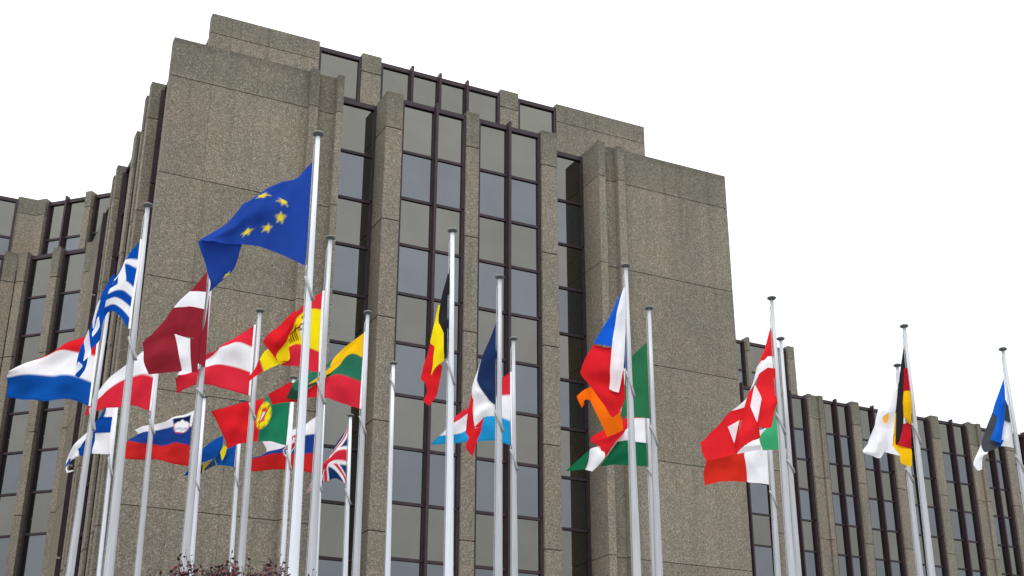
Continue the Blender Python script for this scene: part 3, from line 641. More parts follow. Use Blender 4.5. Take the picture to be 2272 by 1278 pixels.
    {'label': 'yellow, green and red flag', 'at': [8.807, 24.552, 11.557], 'nets': [{'g': [[[0.0, 0.0, 0.0], [-0.242, 0.237, -0.352], [-0.6, 0.595, -0.757]], [[-0.0, 0.0, -0.557], [-0.243, 0.174, -0.479], [-0.592, 0.587, -0.882]], [[-0.011, 0.007, -1.094], [-0.392, 0.323, -0.886], [-0.597, 0.592, -0.902]], [[-0.018, 0.015, -1.671], [-0.346, 0.406, -1.461], [-0.584, 0.579, -1.336]]], 'pat': 'uv', 'u': [0, 0.25, 0.5], 'v': [1, 0.667, 0.333, 0]}, {'g': [[[0.026, 0.076, 0.028], [-0.148, 0.246, -0.144], [-0.315, 0.412, -0.283], [-0.441, 0.538, -0.436], [-0.498, 0.595, -0.642]], [[0.015, 0.083, -0.016], [-0.155, 0.253, -0.253], [-0.275, 0.373, -0.407], [-0.384, 0.482, -0.555], [-0.477, 0.574, -0.673]]], 'pat': 'gold'}, {'g': [[[-0.463, 0.611, -0.494], [-0.554, 0.701, -0.598]], [[-0.477, 0.625, -0.629], [-0.553, 0.701, -0.664]]], 'pat': 'green'}, {'g': [[[-0.563, 0.635, -0.879], [-0.705, 0.775, -1.021], [-0.868, 0.936, -1.113], [-1.117, 1.18, -0.922], [-1.335, 1.394, -1.008], [-1.515, 1.569, -1.115]], [[-0.562, 0.634, -1.119], [-0.703, 0.773, -1.176], [-0.862, 0.93, -1.23], [-1.07, 1.135, -1.139], [-1.327, 1.386, -1.165], [-1.516, 1.571, -1.146]], [[-0.559, 0.631, -1.32], [-0.703, 0.773, -1.31], [-0.859, 0.927, -1.308], [-1.025, 1.09, -1.347], [-1.316, 1.376, -1.35], [-1.439, 1.496, -1.355]]], 'pat': 'red'}, {'g': [[[-0.696, 0.689, -0.758], [-0.892, 0.884, -0.767], [-1.05, 1.039, -0.876], [-1.145, 1.133, -0.948]], [[-0.691, 0.685, -0.86], [-0.886, 0.878, -1.017], [-1.052, 1.042, -1.172], [-1.138, 1.126, -1.09]]], 'pat': 'green'}, {'g': [[[-0.601, 0.545, -0.768], [-0.716, 0.658, -0.859], [-0.898, 0.839, -1.034], [-1.09, 1.028, -1.183]], [[-0.602, 0.546, -0.908], [-0.71, 0.653, -0.981], [-0.896, 0.837, -1.081], [-1.085, 1.023, -1.19]]], 'pat': 'gold'}, {'g': [[[-0.693, 0.661, -0.96], [-0.89, 0.856, -1.068], [-1.059, 1.023, -1.155], [-1.141, 1.104, -1.034]], [[-0.724, 0.693, -1.03], [-0.886, 0.852, -1.149], [-1.044, 1.009, -1.335], [-1.217, 1.179, -1.29]]], 'pat': 'dkgreen'}], 'pat': 'lith', 'band': 1, 'hoist': [[0.009, -0.018, 0.0], [0.009, -0.018, -0.557], [-0.002, -0.011, -1.094], [-0.009, -0.003, -1.671]]},
    {'label': 'white flag with a blue cross', 'at': [5.03, 31.389, 11.623], 'nets': [{'g': [[[0.0, 0.0, 0.0], [-0.167, 0.146, -0.209]], [[-0.004, 0.002, -0.272], [-0.165, 0.145, -0.344]], [[-0.007, 0.004, -0.532], [-0.202, 0.179, -0.514]]], 'pat': 'white'}, {'g': [[[-0.007, 0.005, -0.529], [-0.202, 0.18, -0.508], [-0.385, 0.343, -0.664]], [[-0.008, 0.007, -0.734], [-0.284, 0.254, -0.705], [-0.388, 0.348, -0.798]], [[-0.008, 0.008, -0.922], [-0.336, 0.302, -0.892], [-0.393, 0.352, -0.872]]], 'pat': 'blue'}, {'g': [[[-0.162, 0.107, -0.309], [-0.205, 0.145, -0.365]], [[-0.213, 0.153, -0.521], [-0.39, 0.313, -0.666]]], 'pat': 'blue'}, {'g': [[[-0.008, 0.008, -0.919], [-0.336, 0.302, -0.892]], [[0.004, -0.001, -1.178], [-0.328, 0.296, -1.145]], [[0.02, -0.01, -1.451], [-0.32, 0.29, -1.41]]], 'pat': 'white'}, {'g': [[[-0.335, 0.3, -0.885], [-0.408, 0.365, -0.84]], [[-0.328, 0.296, -1.145], [-0.395, 0.355, -1.138]], [[-0.318, 0.288, -1.413], [-0.384, 0.347, -1.407]]], 'pat': 'blue'}, {'g': [[[-0.335, 0.228, -0.671], [-0.398, 0.285, -0.66]], [[-0.389, 0.277, -0.787], [-0.412, 0.297, -0.74]]], 'pat': 'white'}, {'g': [[[-0.445, 0.374, -0.813], [-0.501, 0.425, -0.852]], [[-0.51, 0.434, -1.051], [-0.656, 0.564, -1.088]], [[-0.604, 0.519, -1.293], [-0.764, 0.662, -1.314]], [[-0.754, 0.654, -1.564], [-0.859, 0.747, -1.518]], [[-0.799, 0.694, -1.648], [-0.845, 0.736, -1.687]]], 'pat': 'white'}, {'g': [[[-0.513, 0.461, -1.037], [-0.601, 0.54, -1.279]], [[-0.467, 0.421, -1.418], [-0.559, 0.504, -1.445]]], 'pat': 'blue'}, {'g': [[[-0.597, 0.536, -1.265], [-0.747, 0.671, -1.544]], [[-0.564, 0.508, -1.462], [-0.672, 0.604, -1.459]]], 'pat': 'white'}, {'g': [[[-0.653, 0.526, -1.053], [-0.683, 0.553, -1.109]], [[-0.738, 0.604, -1.318], [-0.762, 0.625, -1.323]], [[-0.77, 0.634, -1.571], [-0.835, 0.692, -1.58]], [[-0.82, 0.679, -1.662], [-0.851, 0.706, -1.71]]], 'pat': 'blue'}, {'g': [[[-0.847, 0.714, -1.7], [-0.831, 0.7, -1.767], [-0.78, 0.655, -1.845], [-0.654, 0.543, -1.815]], [[-0.8, 0.672, -1.668], [-0.798, 0.671, -1.741], [-0.761, 0.639, -1.795], [-0.66, 0.549, -1.79]]], 'pat': 'white'}], 'band': 1, 'hoist': [[0.009, -0.018, 0.0], [0.005, -0.016, -0.272], [0.002, -0.014, -0.532], [0.001, -0.011, -0.734], [0.001, -0.01, -0.922], [0.013, -0.019, -1.178], [0.029, -0.028, -1.451]]},
    {'label': 'white, blue and red flag with a mountain shield', 'at': [7.032, 31.799, 11.666], 'nets': [{'g': [[[0.0, 0.0, 0.0], [-0.282, 0.276, -0.111], [-0.626, 0.611, -0.23], [-0.964, 0.939, -0.296], [-1.201, 1.167, -0.345]], [[-0.022, 0.024, -0.416], [-0.272, 0.195, -0.404], [-0.553, 0.602, -0.375], [-0.852, 0.832, -0.446], [-1.134, 1.103, -0.47]], [[-0.019, 0.025, -0.907], [-0.347, 0.272, -0.813], [-0.606, 0.694, -0.808], [-0.972, 0.877, -0.757], [-1.315, 1.279, -0.62]], [[-0.007, 0.017, -1.432], [-0.301, 0.303, -1.345], [-0.637, 0.568, -1.215], [-0.999, 1.039, -1.141], [-1.337, 1.303, -1.093]]], 'pat': 'uv', 'u': [0, 0.2, 0.45, 0.7, 1], 'v': [1, 0.667, 0.333, 0]}], 'pat': 'slovenia'},
    {'label': 'green and red flag with a round yellow emblem', 'at': [8.746, 29.255, 11.69], 'nets': [{'g': [[[0.0, 0.0, 0.0], [-0.269, 0.213, -0.067], [-0.542, 0.441, -0.131], [-0.839, 0.689, -0.215], [-1.215, 1.002, -0.285], [-1.567, 1.294, -0.411]], [[-0.029, 0.014, -0.702], [-0.287, 0.302, -0.658], [-0.611, 0.379, -0.726], [-0.836, 0.759, -0.727], [-1.14, 0.844, -0.82], [-1.372, 1.133, -0.833]], [[-0.044, 0.026, -1.373], [-0.328, 0.264, -1.256], [-0.636, 0.485, -1.217], [-0.829, 0.743, -1.226], [-1.04, 0.858, -1.268], [-1.2, 0.991, -1.339]]], 'pat': 'uv', 'u': [0, 0.2, 0.4, 0.6, 0.8, 1], 'v': [1, 0.5, 0]}], 'pat': 'portugal', 'band': 1, 'hoist': [[0.009, -0.018, 0.0], [-0.02, -0.004, -0.702], [-0.035, 0.008, -1.373]]},
    {'label': 'blue flag with a yellow cross, half hidden', 'at': [8.123, 31.647, 11.438], 'nets': [{'g': [[[0.0, 0.0, 0.0], [-0.17, 0.154, -0.097]], [[0.005, -0.002, -0.513], [-0.193, 0.178, -0.632]]], 'pat': 'seblue'}, {'g': [[[-0.003, -0.02, -0.518], [-0.188, 0.149, -0.633], [-0.245, 0.202, -0.671]], [[-0.003, -0.018, -0.823], [-0.223, 0.182, -0.851], [-0.271, 0.226, -0.947]], [[-0.003, -0.015, -1.133], [-0.186, 0.15, -1.088], [-0.37, 0.317, -1.053]]], 'pat': 'seblue'}, {'g': [[[-0.217, 0.041, -0.645], [-0.297, 0.113, -0.573]], [[-0.248, 0.071, -0.832], [-0.356, 0.168, -0.755]], [[-0.291, 0.11, -0.981], [-0.297, 0.116, -0.98]]], 'pat': 'yellow'}, {'g': [[[-0.295, 0.208, -0.299], [-0.539, 0.429, -0.491], [-0.719, 0.594, -0.67]], [[-0.294, 0.208, -0.599], [-0.519, 0.34, -0.697], [-0.724, 0.599, -0.848]], [[-0.329, 0.242, -0.761], [-0.439, 0.342, -0.883], [-0.713, 0.59, -0.995]]], 'pat': 'seblue'}, {'g': [[[-0.325, 0.262, -0.742], [-0.434, 0.361, -0.877]], [[-0.268, 0.211, -0.957], [-0.37, 0.305, -1.06]]], 'pat': 'seblue'}, {'g': [[[-0.442, 0.32, -0.89], [-0.569, 0.436, -0.958], [-0.676, 0.533, -1.036]], [[-0.503, 0.376, -1.005], [-0.616, 0.479, -1.143], [-0.675, 0.533, -1.206]]], 'pat': 'yellow_shade'}, {'g': [[[-0.436, 0.339, -0.889], [-0.499, 0.396, -0.997], [-0.619, 0.506, -1.162]], [[-0.371, 0.281, -1.062], [-0.472, 0.373, -1.115], [-0.602, 0.491, -1.185]]], 'pat': 'navy'}, {'g': [[[-0.676, 0.581, -1.011], [-0.731, 0.63, -1.019]], [[-0.67, 0.577, -1.22], [-0.717, 0.62, -1.257]]], 'pat': 'dkblue'}, {'g': [[[-0.706, 0.644, -1.05], [-0.966, 0.879, -1.158]], [[-0.701, 0.641, -1.242], [-1.016, 0.925, -1.257]]], 'pat': 'seblue'}], 'band': 1, 'hoist': [[0.009, -0.018, 0.0], [0.014, -0.02, -0.513], [0.006, -0.036, -0.823], [0.006, -0.033, -1.133]]},  # darker blue and yellow patches have their fold shade painted in
    {'label': 'white, blue and red flag with a red shield, between poles', 'at': [9.766, 30.39, 11.502], 'nets': [{'g': [[[0.0, 0.0, 0.0], [-0.33, 0.329, -0.225], [-0.654, 0.65, -0.373], [-1.045, 1.036, -0.505]], [[-0.001, 0.003, -0.446], [-0.331, 0.268, -0.504], [-0.581, 0.58, -0.697], [-0.961, 0.955, -0.805]], [[-0.004, 0.009, -0.946], [-0.389, 0.454, -0.899], [-0.752, 0.686, -0.872], [-1.243, 1.232, -0.932]], [[0.004, 0.003, -1.458], [-0.382, 0.386, -1.327], [-0.744, 0.806, -1.259], [-1.232, 1.223, -1.275]]], 'pat': 'uv', 'u': [0, 0.3, 0.6, 1], 'v': [1, 0.667, 0.333, 0]}], 'pat': 'slovakia'},
    {'label': 'dark blue flag with red and white crosses', 'at': [11.002, 31.491, 11.725], 'nets': [{'g': [[[0.0, 0.0, 0.0], [-0.094, 0.08, -0.171], [-0.225, 0.212, -0.432], [-0.36, 0.349, -0.761], [-0.531, 0.522, -1.104], [-0.822, 0.816, -1.714]], [[0.001, -0.0, -0.409], [-0.122, 0.11, -0.465], [-0.259, 0.248, -0.606], [-0.399, 0.389, -0.884], [-0.517, 0.509, -1.165], [-0.794, 0.787, -1.694]], [[0.001, -0.001, -0.803], [-0.168, 0.094, -0.762], [-0.284, 0.273, -0.8], [-0.444, 0.371, -0.977], [-0.506, 0.498, -1.229], [-0.757, 0.751, -1.687]], [[0.001, -0.001, -1.185], [-0.117, 0.11, -1.153], [-0.283, 0.275, -1.075], [-0.443, 0.435, -1.173], [-0.498, 0.492, -1.381], [-0.72, 0.714, -1.677]], [[0.001, -0.0, -1.563], [-0.092, 0.087, -1.471], [-0.239, 0.31, -1.354], [-0.433, 0.427, -1.457], [-0.501, 0.495, -1.521], [-0.668, 0.663, -1.667]]], 'pat': 'uv', 'u': [0, 0.17, 0.33, 0.5, 0.75, 1], 'v': [1, 0.75, 0.5, 0.25, 0]}], 'pat': 'uk'},
    {'label': 'black, yellow and red flag', 'at': [8.774, 20.068, 11.293], 'nets': [{'g': [[[-0.179, 0.196, -1.428], [-0.254, 0.254, -1.422]], [[-0.194, 0.148, -1.817], [-0.313, 0.3, -1.834]], [[-0.071, 0.113, -1.877], [-0.363, 0.339, -2.109]], [[-0.126, 0.083, -2.192], [-0.283, 0.278, -2.202]], [[-0.134, 0.164, -2.423], [-0.269, 0.268, -2.344]], [[-0.235, 0.242, -2.622], [-0.321, 0.308, -2.527]]], 'pat': 'red', 'k': 0.5}, {'g': [[[-0.111, 0.117, -0.731], [-0.15, 0.148, -0.737]], [[-0.128, 0.131, -0.948], [-0.193, 0.182, -1.018]], [[-0.107, 0.115, -1.139], [-0.23, 0.21, -1.25]], [[-0.071, 0.088, -1.33], [-0.262, 0.235, -1.434]], [[-0.116, 0.123, -1.605], [-0.21, 0.196, -1.504]]], 'pat': 'yellow', 'k': 0.5}, {'g': [[[0.0, 0.0, 0.0], [-0.011, 0.006, -0.032], [-0.027, 0.014, -0.061]], [[0.007, -0.004, -0.424], [-0.062, -0.019, -0.455], [-0.096, 0.068, -0.464]], [[0.01, -0.005, -0.782], [-0.043, 0.089, -0.782], [-0.148, 0.11, -0.817]], [[0.007, -0.004, -1.113], [-0.086, 0.001, -1.128], [-0.155, 0.116, -1.1]], [[0.004, -0.002, -1.347], [-0.023, 0.051, -1.334], [-0.077, 0.056, -1.276]], [[-0.003, 0.001, -1.649], [-0.03, 0.02, -1.648], [-0.072, 0.052, -1.575]], [[-0.02, 0.012, -1.729], [-0.037, 0.025, -1.762], [-0.059, 0.043, -1.788]]], 'pat': 'black', 'k': 0.5}, {'g': [[[-0.165, 0.049, -1.125], [-0.193, 0.071, -1.16]], [[-0.102, 0.002, -1.323], [-0.218, 0.092, -1.47]], [[-0.11, -0.041, -1.612], [-0.238, 0.107, -1.745]], [[-0.088, -0.008, -1.823], [-0.246, 0.114, -1.928]], [[-0.22, 0.094, -1.926], [-0.269, 0.132, -2.104]]], 'pat': 'yellow', 'k': 0.5}]},
    {'label': 'navy, white and red flag hanging limp', 'at': [10.466, 21.604, 11.051], 'nets': [{'g': [[[-0.335, 0.318, -1.417], [-0.367, 0.343, -1.415]], [[-0.346, 0.326, -1.747], [-0.421, 0.384, -1.793]], [[-0.314, 0.301, -2.109], [-0.459, 0.414, -2.177]], [[-0.228, 0.173, -2.119], [-0.408, 0.374, -2.283]], [[-0.251, 0.253, -2.294], [-0.456, 0.411, -2.473]], [[-0.344, 0.325, -2.65], [-0.365, 0.341, -2.633]]], 'pat': 'red'}, {'g': [[[-0.169, 0.189, -1.895], [-0.172, 0.192, -1.908]], [[-0.206, 0.218, -2.115], [-0.317, 0.304, -2.118]]], 'pat': 'red'}, {'g': [[[-0.209, 0.195, -0.684], [-0.227, 0.209, -0.706], [-0.248, 0.226, -0.764]], [[-0.277, 0.248, -1.152], [-0.304, 0.269, -1.162], [-0.335, 0.293, -1.183]], [[-0.185, 0.177, -1.418], [-0.3, 0.192, -1.443], [-0.377, 0.326, -1.431]], [[-0.112, 0.12, -1.564], [-0.216, 0.263, -1.607], [-0.36, 0.312, -1.753]], [[-0.008, 0.039, -1.665], [-0.226, 0.134, -1.785], [-0.349, 0.304, -1.962]], [[-0.021, 0.05, -1.899], [-0.181, 0.174, -1.91], [-0.322, 0.283, -2.129]]], 'pat': 'white'}, {'g': [[[0.0, 0.0, 0.0], [-0.014, 0.007, -0.01], [-0.025, 0.016, -0.028]], [[0.002, -0.001, -0.402], [-0.06, 0.043, -0.397], [-0.132, 0.099, -0.396]], [[0.002, -0.001, -0.737], [-0.138, 0.029, -0.75], [-0.239, 0.182, -0.722]], [[-0.001, 0.0, -1.115], [-0.133, 0.162, -1.121], [-0.313, 0.239, -1.166]], [[-0.003, 0.002, -1.396], [-0.13, 0.035, -1.405], [-0.219, 0.167, -1.384]], [[-0.014, 0.007, -1.594], [-0.089, 0.066, -1.565], [-0.152, 0.114, -1.52]], [[-0.031, 0.021, -1.678], [-0.053, 0.037, -1.663], [-0.125, 0.093, -1.585]]], 'pat': 'frnavy'}]},
    {'label': 'red, white and pale blue flag', 'at': [12.229, 24.572, 11.225], 'nets': [{'g': [[[0.0, 0.0, 0.0], [-0.265, 0.297, -0.259], [-0.558, 0.624, -0.635], [-0.835, 0.931, -0.842], [-0.974, 1.083, -0.992]], [[0.001, 0.0, -0.522], [-0.285, 0.252, -0.544], [-0.557, 0.623, -0.769], [-0.836, 0.863, -0.967], [-0.954, 1.061, -1.088]], [[0.012, -0.009, -1.117], [-0.261, 0.295, -0.947], [-0.557, 0.556, -0.96], [-0.755, 0.844, -1.244], [-1.13, 1.254, -1.265]], [[0.027, -0.018, -1.67], [-0.258, 0.294, -1.507], [-0.586, 0.658, -1.494], [-0.881, 1.051, -1.452], [-1.255, 1.391, -1.457]]], 'pat': 'uv', 'u': [0, 0.25, 0.5, 0.75, 1], 'v': [1, 0.667, 0.333, 0]}], 'pat': 'lux', 'band': 1, 'hoist': [[0.009, -0.018, 0.0], [0.01, -0.018, -0.522], [0.021, -0.027, -1.117], [0.036, -0.036, -1.67]]},
    {'label': 'white and red flag with a bright blue wedge', 'at': [12.417, 20.042, 11.559], 'nets': [{'g': [[[-0.194, 0.177, -1.197], [-0.329, 0.293, -1.156], [-0.467, 0.412, -1.098]], [[-0.054, 0.056, -1.63], [-0.401, 0.225, -1.678], [-0.671, 0.587, -1.638]], [[-0.042, 0.046, -1.878], [-0.262, 0.301, -1.879], [-0.557, 0.49, -1.889]], [[-0.04, 0.044, -2.243], [-0.281, 0.174, -2.226], [-0.449, 0.397, -2.1]], [[-0.132, 0.124, -2.511], [-0.254, 0.23, -2.433], [-0.352, 0.313, -2.302]], [[-0.209, 0.19, -2.582], [-0.226, 0.206, -2.58], [-0.246, 0.223, -2.566]]], 'pat': 'red'}, {'g': [[[0.0, 0.0, 0.0], [-0.014, 0.007, -0.019], [-0.026, 0.017, -0.044]], [[-0.081, 0.065, -0.436], [-0.147, 0.07, -0.453], [-0.184, 0.154, -0.455]], [[-0.147, 0.123, -0.873], [-0.216, 0.235, -0.815], [-0.339, 0.288, -0.808]], [[-0.2, 0.169, -1.213], [-0.323, 0.275, -1.161], [-0.472, 0.403, -1.105]]], 'pat': 'czblue'}, {'g': [[[0.022, 0.022, -0.143], [0.037, 0.015, -0.175]], [[-0.004, 0.039, -1.098], [0.037, 0.015, -1.099]], [[-0.03, 0.062, -1.637], [0.021, 0.023, -1.647]]], 'pat': 'czblue'}, {'g': [[[-0.034, -0.084, -0.025], [-0.048, -0.077, -0.045], [-0.062, -0.07, -0.064]], [[-0.035, -0.083, -0.513], [-0.132, -0.074, -0.527], [-0.16, 0.016, -0.507]], [[-0.06, -0.07, -1.144], [-0.133, 0.046, -1.118], [-0.246, 0.091, -1.128]], [[-0.098, -0.037, -1.667], [-0.222, 0.005, -1.719], [-0.293, 0.132, -1.737]], [[-0.175, 0.03, -2.146], [-0.254, 0.099, -2.108], [-0.313, 0.149, -2.053]]], 'pat': 'white'}]},
    {'label': 'green, white and orange flag', 'at': [13.944, 21.685, 11.242], 'nets': [{'g': [[[0.0, 0.0, 0.0], [-0.243, 0.19, -0.268], [-0.363, 0.283, -0.495]], [[0.006, -0.005, -0.796], [-0.204, 0.26, -0.814], [-0.402, 0.313, -1.029]], [[0.01, -0.007, -1.645], [-0.242, 0.188, -1.597], [-0.47, 0.366, -1.559]]], 'pat': 'irgreen'}, {'g': [[[-0.31, 0.369, -0.459], [-0.542, 0.549, -0.575]], [[-0.349, 0.399, -0.995], [-0.576, 0.576, -0.977]], [[-0.413, 0.448, -1.522], [-0.55, 0.555, -1.511]]], 'pat': 'white'}, {'g': [[[-0.677, 0.591, -0.97], [-0.942, 0.797, -0.871]], [[-0.62, 0.547, -1.259], [-0.934, 0.791, -1.15]], [[-0.443, 0.409, -1.405], [-0.81, 0.694, -1.525]], [[-0.409, 0.382, -1.834], [-0.668, 0.584, -1.952]]], 'pat': 'orange'}, {'g': [[[-0.916, 0.714, -0.879], [-0.947, 0.738, -1.168]], [[-1.084, 0.745, -0.976], [-1.07, 0.733, -1.197]], [[-1.175, 0.853, -1.084], [-1.1, 0.795, -1.33]], [[-1.109, 0.902, -1.127], [-1.034, 0.844, -1.233]]], 'pat': 'orange'}]},
    {'label': 'red, white and green flag', 'at': [15.689, 24.46, 11.142], 'nets': [{'g': [[[0.0, 0.0, 0.0], [-0.311, 0.268, -0.135]], [[-0.005, 0.003, -0.519], [-0.333, 0.288, -0.478]]], 'pat': 'red'}, {'g': [[[-0.029, -0.041, -0.527], [-0.359, 0.245, -0.493], [-0.381, 0.266, -0.645]], [[-0.043, -0.035, -0.827], [-0.352, 0.239, -0.741], [-0.5, 0.379, -0.906]], [[-0.056, -0.028, -1.121], [-0.411, 0.295, -1.026], [-0.578, 0.454, -1.032]]], 'pat': 'white'}, {'g': [[[-0.349, 0.236, -0.613], [-0.412, 0.295, -1.033]], [[-0.58, 0.455, -0.97], [-0.579, 0.454, -1.043]], [[-0.783, 0.648, -1.328], [-0.756, 0.622, -1.284]]], 'pat': 'white'}, {'g': [[[-0.318, 0.138, -0.414], [-0.689, 0.491, -0.608], [-1.029, 0.813, -0.862]], [[-0.39, 0.206, -0.67], [-0.746, 0.41, -0.894], [-1.044, 0.827, -0.992]], [[-0.62, 0.426, -1.063], [-0.751, 0.55, -1.077], [-0.904, 0.695, -1.117]], [[-0.81, 0.605, -1.389], [-0.82, 0.615, -1.396], [-0.836, 0.63, -1.383]]], 'pat': 'red'}, {'g': [[[-0.053, -0.029, -1.118], [-0.411, 0.295, -1.026], [-0.578, 0.453, -1.028]], [[-0.053, -0.029, -1.388], [-0.502, 0.299, -1.326], [-0.725, 0.593, -1.317]], [[-0.056, -0.028, -1.664], [-0.631, 0.504, -1.555], [-0.872, 0.731, -1.576]]], 'pat': 'hugreen'}, {'g': [[[-0.867, 0.687, -1.078], [-1.045, 0.855, -1.175]], [[-0.82, 0.575, -1.398], [-1.1, 0.906, -1.431]], [[-1.027, 0.838, -1.68], [-1.15, 0.954, -1.624]]], 'pat': 'white'}, {'g': [[[-1.03, 0.867, -1.17], [-1.344, 1.163, -1.463]], [[-1.13, 0.961, -1.624], [-1.474, 1.284, -1.613]]], 'pat': 'hugreen'}], 'band': 1, 'hoist': [[0.009, -0.018, 0.0], [0.004, -0.015, -0.519], [-0.034, -0.053, -0.827], [-0.047, -0.046, -1.121], [-0.044, -0.047, -1.388], [-0.047, -0.046, -1.664]]},
    {'label': 'red flag with a white cross', 'at': [15.916, 20.085, 11.369], 'nets': [{'g': [[[-0.409, 0.526, -1.569], [-0.598, 0.708, -1.654]], [[-0.465, 0.58, -1.821], [-0.842, 0.94, -1.974]], [[-0.497, 0.61, -1.911], [-1.075, 1.162, -2.27]]], 'pat': 'dared', 'k': 0.15}, {'g': [[[-0.49, 0.603, -1.883], [-0.684, 0.789, -2.002], [-1.077, 1.164, -2.278]], [[-0.513, 0.624, -2.152], [-0.596, 0.704, -2.34], [-1.055, 1.142, -2.519]], [[-0.55, 0.659, -2.515], [-0.579, 0.687, -2.54], [-1.011, 1.1, -2.66]]], 'pat': 'dared', 'k': 0.15}, {'g': [[[-0.273, 0.327, -1.19], [-0.366, 0.416, -1.305]], [[-0.346, 0.396, -1.62], [-0.485, 0.529, -1.78]], [[-0.316, 0.253, -1.993], [-0.553, 0.593, -2.165]], [[-0.252, 0.303, -2.287], [-0.633, 0.67, -2.416]], [[-0.454, 0.497, -2.342], [-0.605, 0.642, -2.554]]], 'pat': 'dared', 'k': 0.15}, {'g': [[[-0.406, 0.426, -1.424], [-0.41, 0.43, -1.441]], [[-0.459, 0.477, -1.619], [-0.646, 0.656, -1.681]]], 'pat': 'white', 'k': 0.15}, {'g': [[[-0.56, 0.531, -1.905], [-0.731, 0.695, -2.023]], [[-0.653, 0.619, -2.364], [-0.656, 0.623, -2.364]]], 'pat': 'white', 'k': 0.15}, {'g': [[[0.0, 0.0, 0.0], [-0.011, 0.005, -0.012], [-0.021, 0.015, -0.022]], [[0.017, -0.009, -0.405], [-0.095, 0.029, -0.456], [-0.142, 0.131, -0.498]], [[0.031, -0.015, -0.647], [-0.077, 0.096, -0.611], [-0.25, 0.235, -0.853]]], 'pat': 'dared', 'k': 0.15}, {'g': [[[0.025, -0.024, -0.645], [-0.083, 0.087, -0.606], [-0.185, 0.158, -0.697], [-0.26, 0.23, -0.85]], [[0.019, -0.021, -0.768], [-0.115, 0.061, -0.746], [-0.206, 0.178, -0.829], [-0.306, 0.274, -1.043]], [[0.012, -0.017, -0.897], [-0.109, 0.084, -0.867], [-0.229, 0.2, -0.978], [-0.399, 0.363, -1.326]]], 'pat': 'white', 'k': 0.15}, {'g': [[[0.006, -0.026, -0.897], [-0.147, 0.036, -0.888], [-0.25, 0.206, -0.991]], [[0.028, -0.036, -1.26], [-0.101, 0.117, -1.233], [-0.304, 0.258, -1.207]], [[0.057, -0.051, -1.582], [-0.122, 0.023, -1.624], [-0.237, 0.192, -1.491]], [[-0.029, -0.008, -1.633], [-0.12, 0.077, -1.85], [-0.275, 0.228, -1.772]], [[-0.131, 0.087, -2.117], [-0.211, 0.165, -2.107], [-0.317, 0.268, -1.983]], [[-0.173, 0.128, -2.121], [-0.269, 0.221, -2.1], [-0.319, 0.27, -2.094]]], 'pat': 'dared', 'k': 0.15}, {'g': [[[-0.352, 0.206, -1.239], [-0.364, 0.218, -1.249]], [[-0.277, 0.132, -1.515], [-0.444, 0.294, -1.664]], [[-0.361, 0.212, -2.011], [-0.37, 0.221, -1.998]]], 'pat': 'white', 'k': 0.15}]},
    {'label': 'green and white flag mostly hidden behind the red flag with a white cross', 'at': [17.428, 21.971, 10.761], 'nets': [{'g': [[[0.0, 0.0, 0.0], [-0.203, 0.16, -0.109]], [[-0.01, 0.008, -0.25], [-0.12, 0.094, -0.272]], [[-0.011, 0.008, -0.562], [-0.182, 0.142, -0.734]], [[-0.033, -0.041, -0.978], [-0.36, 0.282, -0.992]], [[-0.006, 0.003, -1.274], [-0.317, 0.247, -1.282]]], 'pat': 'itgreen'}, {'g': [[[-0.201, 0.222, -0.761], [-0.319, 0.315, -0.814]], [[-0.241, 0.254, -0.98], [-0.304, 0.303, -0.991]]], 'pat': 'white'}, {'g': [[[-0.337, 0.303, -0.989], [-0.656, 0.554, -1.101]], [[-0.386, 0.237, -1.166], [-0.725, 0.608, -1.182]], [[-0.315, 0.286, -1.26], [-0.731, 0.612, -1.307]]], 'pat': 'white'}]},
    {'label': 'white and red flag below the red flag with a white cross', 'at': [19.075, 24.497, 10.828], 'nets': [{'g': [[[0.0, 0.0, 0.0], [-0.221, 0.197, -0.045], [-0.447, 0.415, -0.086]], [[-0.004, 0.002, -0.492], [-0.259, 0.147, -0.521], [-0.444, 0.409, -0.529]], [[-0.011, 0.005, -0.944], [-0.19, 0.232, -0.911], [-0.43, 0.394, -0.901]], [[-0.015, 0.008, -1.355], [-0.24, 0.208, -1.273], [-0.435, 0.397, -1.235]]], 'pat': 'white'}, {'g': [[[-0.449, 0.417, -0.12], [-0.747, 0.704, -0.152], [-1.066, 1.009, -0.32]], [[-0.444, 0.409, -0.529], [-0.811, 0.653, -0.525], [-1.117, 1.056, -0.656]], [[-0.43, 0.394, -0.901], [-0.745, 0.782, -0.846], [-1.169, 1.104, -0.921]], [[-0.435, 0.397, -1.235], [-0.866, 0.813, -1.179], [-1.163, 1.096, -1.231]]], 'pat': 'mared'}]},
